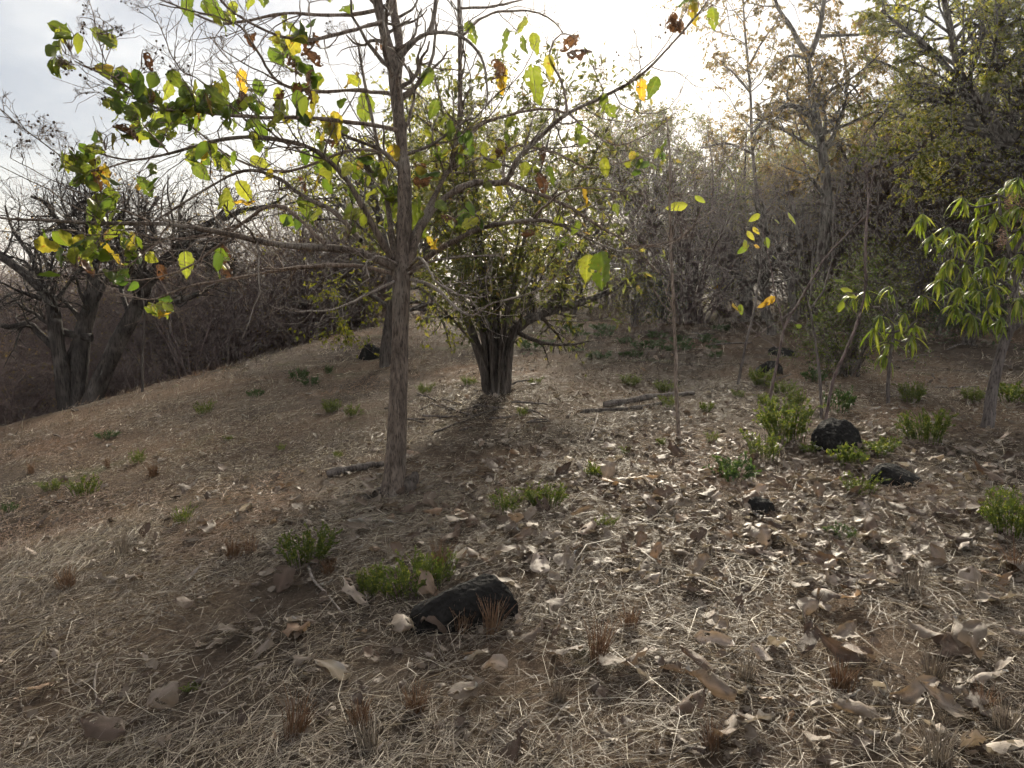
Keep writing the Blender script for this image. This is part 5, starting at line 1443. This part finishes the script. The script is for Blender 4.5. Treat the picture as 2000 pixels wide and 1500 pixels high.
# ------------------------------------------------------------------ straw: cut dry grass lying over the ground
def straw_field():
    mb = MB(); reds = []
    rg = np.random.default_rng(301)
    def lay(n, d0, d1, half, lmin, lmax, wid, lift, upright, flat, hmax=0.12):
        d = np.sqrt(rg.uniform(d0 * d0, d1 * d1, n)); az = rg.uniform(-half, half, n)
        x, y = d * np.sin(az), d * np.cos(az)
        s = (x - EA[0]) * ENRM[0] + (y - EA[1]) * ENRM[1]
        bare = vnoise(x / 0.7, y / 0.7, 31) + 0.5 * vnoise(x / 0.25, y / 0.25, 32)
        keep = ((s < 1.0) | (rg.random(n) < 0.3)) & (rg.random(n) < 0.95 - 0.9 * np.clip(bare * 2.2, 0, 1))
        keep &= ~((x > 0.3) & (y > 5) & (rg.random(n) < 0.4))
        x, y = x[keep], y[keep]; n = len(x)
        comb = vnoise(x / 1.3, y / 1.3, 33) * 5.0 + 0.3
        a = comb + rg.normal(0, 0.95, n) + np.where(rg.random(n) < 0.35, rg.uniform(0, 6.28, n), 0)
        L = lmin + (lmax - lmin) * rg.random(n) ** 1.6
        up = rg.random(n) < upright
        el = np.where(up, rg.uniform(0.4, 1.35, n), rg.normal(0.03, flat, n))
        L = np.where(up, np.minimum(L, hmax), L)
        sx_, sy_ = slope_tilt(x, y)
        dd = np.stack([np.cos(a) * np.cos(el), np.sin(a) * np.cos(el), np.sin(el) + np.cos(a) * sx_ + np.sin(a) * sy_], 1)
        side = np.stack([-np.sin(a), np.cos(a), np.zeros(n)], 1)
        roll = rg.normal(0, 0.7, n)
        sd = side * np.cos(roll)[:, None] + np.cross(dd, side) * np.sin(roll)[:, None]
        p0 = np.stack([x, y, terr(x, y) + 0.003 + rg.uniform(0, lift, n)], 1)
        bow = rg.normal(size=(n, 3)) * 0.09 * L[:, None]; bow[:, 2] = np.abs(bow[:, 2]) * 0.4
        p1 = p0 + dd * L[:, None] * 0.5 + bow; p2 = p0 + dd * L[:, None]
        w = (wid * rg.uniform(0.5, 1.4, n))[:, None]
        V = np.stack([p0 - sd * w, p0 + sd * w, p1 - sd * w, p1 + sd * w, p2 - sd * w * .4, p2 + sd * w * .4], 1).reshape(-1, 3)
        k = np.arange(n)[:, None] * 6
        Q = np.concatenate([k + np.array([[0, 1, 3, 2]]), k + np.array([[2, 3, 5, 4]])], 0)
        tn = np.clip(rg.normal(0.46, 0.27, n) + 0.25 * vnoise(x / 0.9, y / 0.9, 34), 0, 1)
        mb.add(V, quads=Q, tint=np.repeat(tn, 6))
        red = np.clip((vnoise(x / 1.7, y / 1.7, 35) + 0.5 * vnoise(x / 0.6, y / 0.6, 36) + np.where(x < 0, 0.05, -0.05)) * 4.0 - 0.35, 0, 1) * sstep(3.0, 5.0, y)
        reds.append(np.repeat(red * rg.uniform(0.5, 1, n), 6))
    lay(140000, 1.2, 5.6, 0.86, 0.02, 0.15, 0.00092, 0.014, 0.05, 0.14)
    lay(14000, 1.2, 5.6, 0.86, 0.12, 0.42, 0.0010, 0.022, 0.02, 0.08)
    lay(85000, 5.0, 11.5, 0.76, 0.025, 0.13, 0.0015, 0.014, 0.18, 0.14, 0.08)
    lay(70000, 3.0, 10.0, 0.76, 0.008, 0.05, 0.0028, 0.008, 0.0, 0.25)
    lay(55000, 11.0, 26.0, 0.72, 0.05, 0.18, 0.0032, 0.02, 0.40, 0.14, 0.10)
    me = mb.mesh("dry_grass", M['straw'])
    a = me.attributes.new("red", 'FLOAT', 'POINT'); a.data.foreach_set("value", np.concatenate(reds).astype(np.float32))
    o = obj("dry_grass", me)
    tag(o, "mat of cut dry straw and short dead grass covering the slope", "dry grass", kind="stuff")
straw_field()

# standing dry grass tufts
def tuft_kit(seed, n, h, mat):
    rg = np.random.default_rng(seed); mb = MB()
    a = rg.uniform(0, 6.28, n); r0 = rg.uniform(0, .035, n); hh = h * rg.uniform(.35, 1, n); sp = rg.uniform(0, .45, n)
    p0 = np.stack([np.cos(a) * r0, np.sin(a) * r0, np.full(n, -.01)], 1)
    p1 = p0 + np.stack([np.cos(a) * sp * hh * .4, np.sin(a) * sp * hh * .4, hh * .6], 1)
    p2 = p1 + np.stack([np.cos(a) * sp * hh * .7, np.sin(a) * sp * hh * .7, hh * .4], 1)
    mb.tubes(np.stack([p0, p1, p2], 1), np.stack([np.full(n, .0014), np.full(n, .0012), np.full(n, .0006)], 1), 3, tint=rg.uniform(0, .8, n))
    return mb.mesh("grass_tuft", mat)
TUFT = [tuft_kit(81, 70, .17, M['straw_red']), tuft_kit(82, 55, .15, M['straw']), tuft_kit(83, 90, .12, M['straw_red'])]
for i, (px, py) in enumerate([(575, 1440), (720, 1460), (700, 1420), (1165, 1290), (1090, 1370), (905, 1230), (960, 1240), (1455, 1330), (1640, 1345), (1920, 1400), (1960, 1430), (455, 1090), (490, 1085), (380, 1040), (300, 930), (1980, 1120), (1780, 1160), (1230, 1230), (60, 925), (240, 1085), (640, 1120), (1390, 1470), (1830, 1490), (810, 1390), (860, 1120), (1820, 1330), (130, 1150), (210, 915)]):
    b = G(px, py); o = obj("grass_tuft", TUFT[i % 3]); o.location = b; s = RNG.uniform(.7, 1.15); o.scale = (s, s, s); o.rotation_euler = (RNG.normal() * .1, RNG.normal() * .1, RNG.uniform(0, 6.28))
    if px < 880: tag(o, "stubble tuft of dry brown grass standing in the left straw", "grass tuft", "dry grass tufts, left straw")
    else: tag(o, "stubble tuft of dry brown grass standing in the right straw", "grass tuft", "dry grass tufts, right straw")

# ------------------------------------------------------------------ haze
if HAZE_DENSITY > 0:
    m, nt, out = new_mat("haze_air")
    vol = N(nt, "ShaderNodeVolumePrincipled")
    vol.inputs["Color"].default_value = (0.93, 0.94, 0.97, 1); vol.inputs["Density"].default_value = HAZE_DENSITY
    vol.inputs["Anisotropy"].default_value = 0.7
    nt.links.new(vol.outputs["Volume"], out.inputs["Volume"])
    mb = MB()
    x, y0, y1, z0, z1 = 3100, -3100, 3150, -16, 15
    V = [(-x, y0, z0), (x, y0, z0), (x, y1, z0), (-x, y1, z0), (-x, y0, z1), (x, y0, z1), (x, y1, z1), (-x, y1, z1)]
    mb.add(V, quads=[(0, 3, 2, 1), (4, 5, 6, 7), (0, 1, 5, 4), (1, 2, 6, 5), (2, 3, 7, 6), (3, 0, 4, 7)])
    o = obj("haze", mb.mesh("haze", m, smooth=False))
    tag(o, "thin pale evening haze filling the air", "haze", kind="stuff")
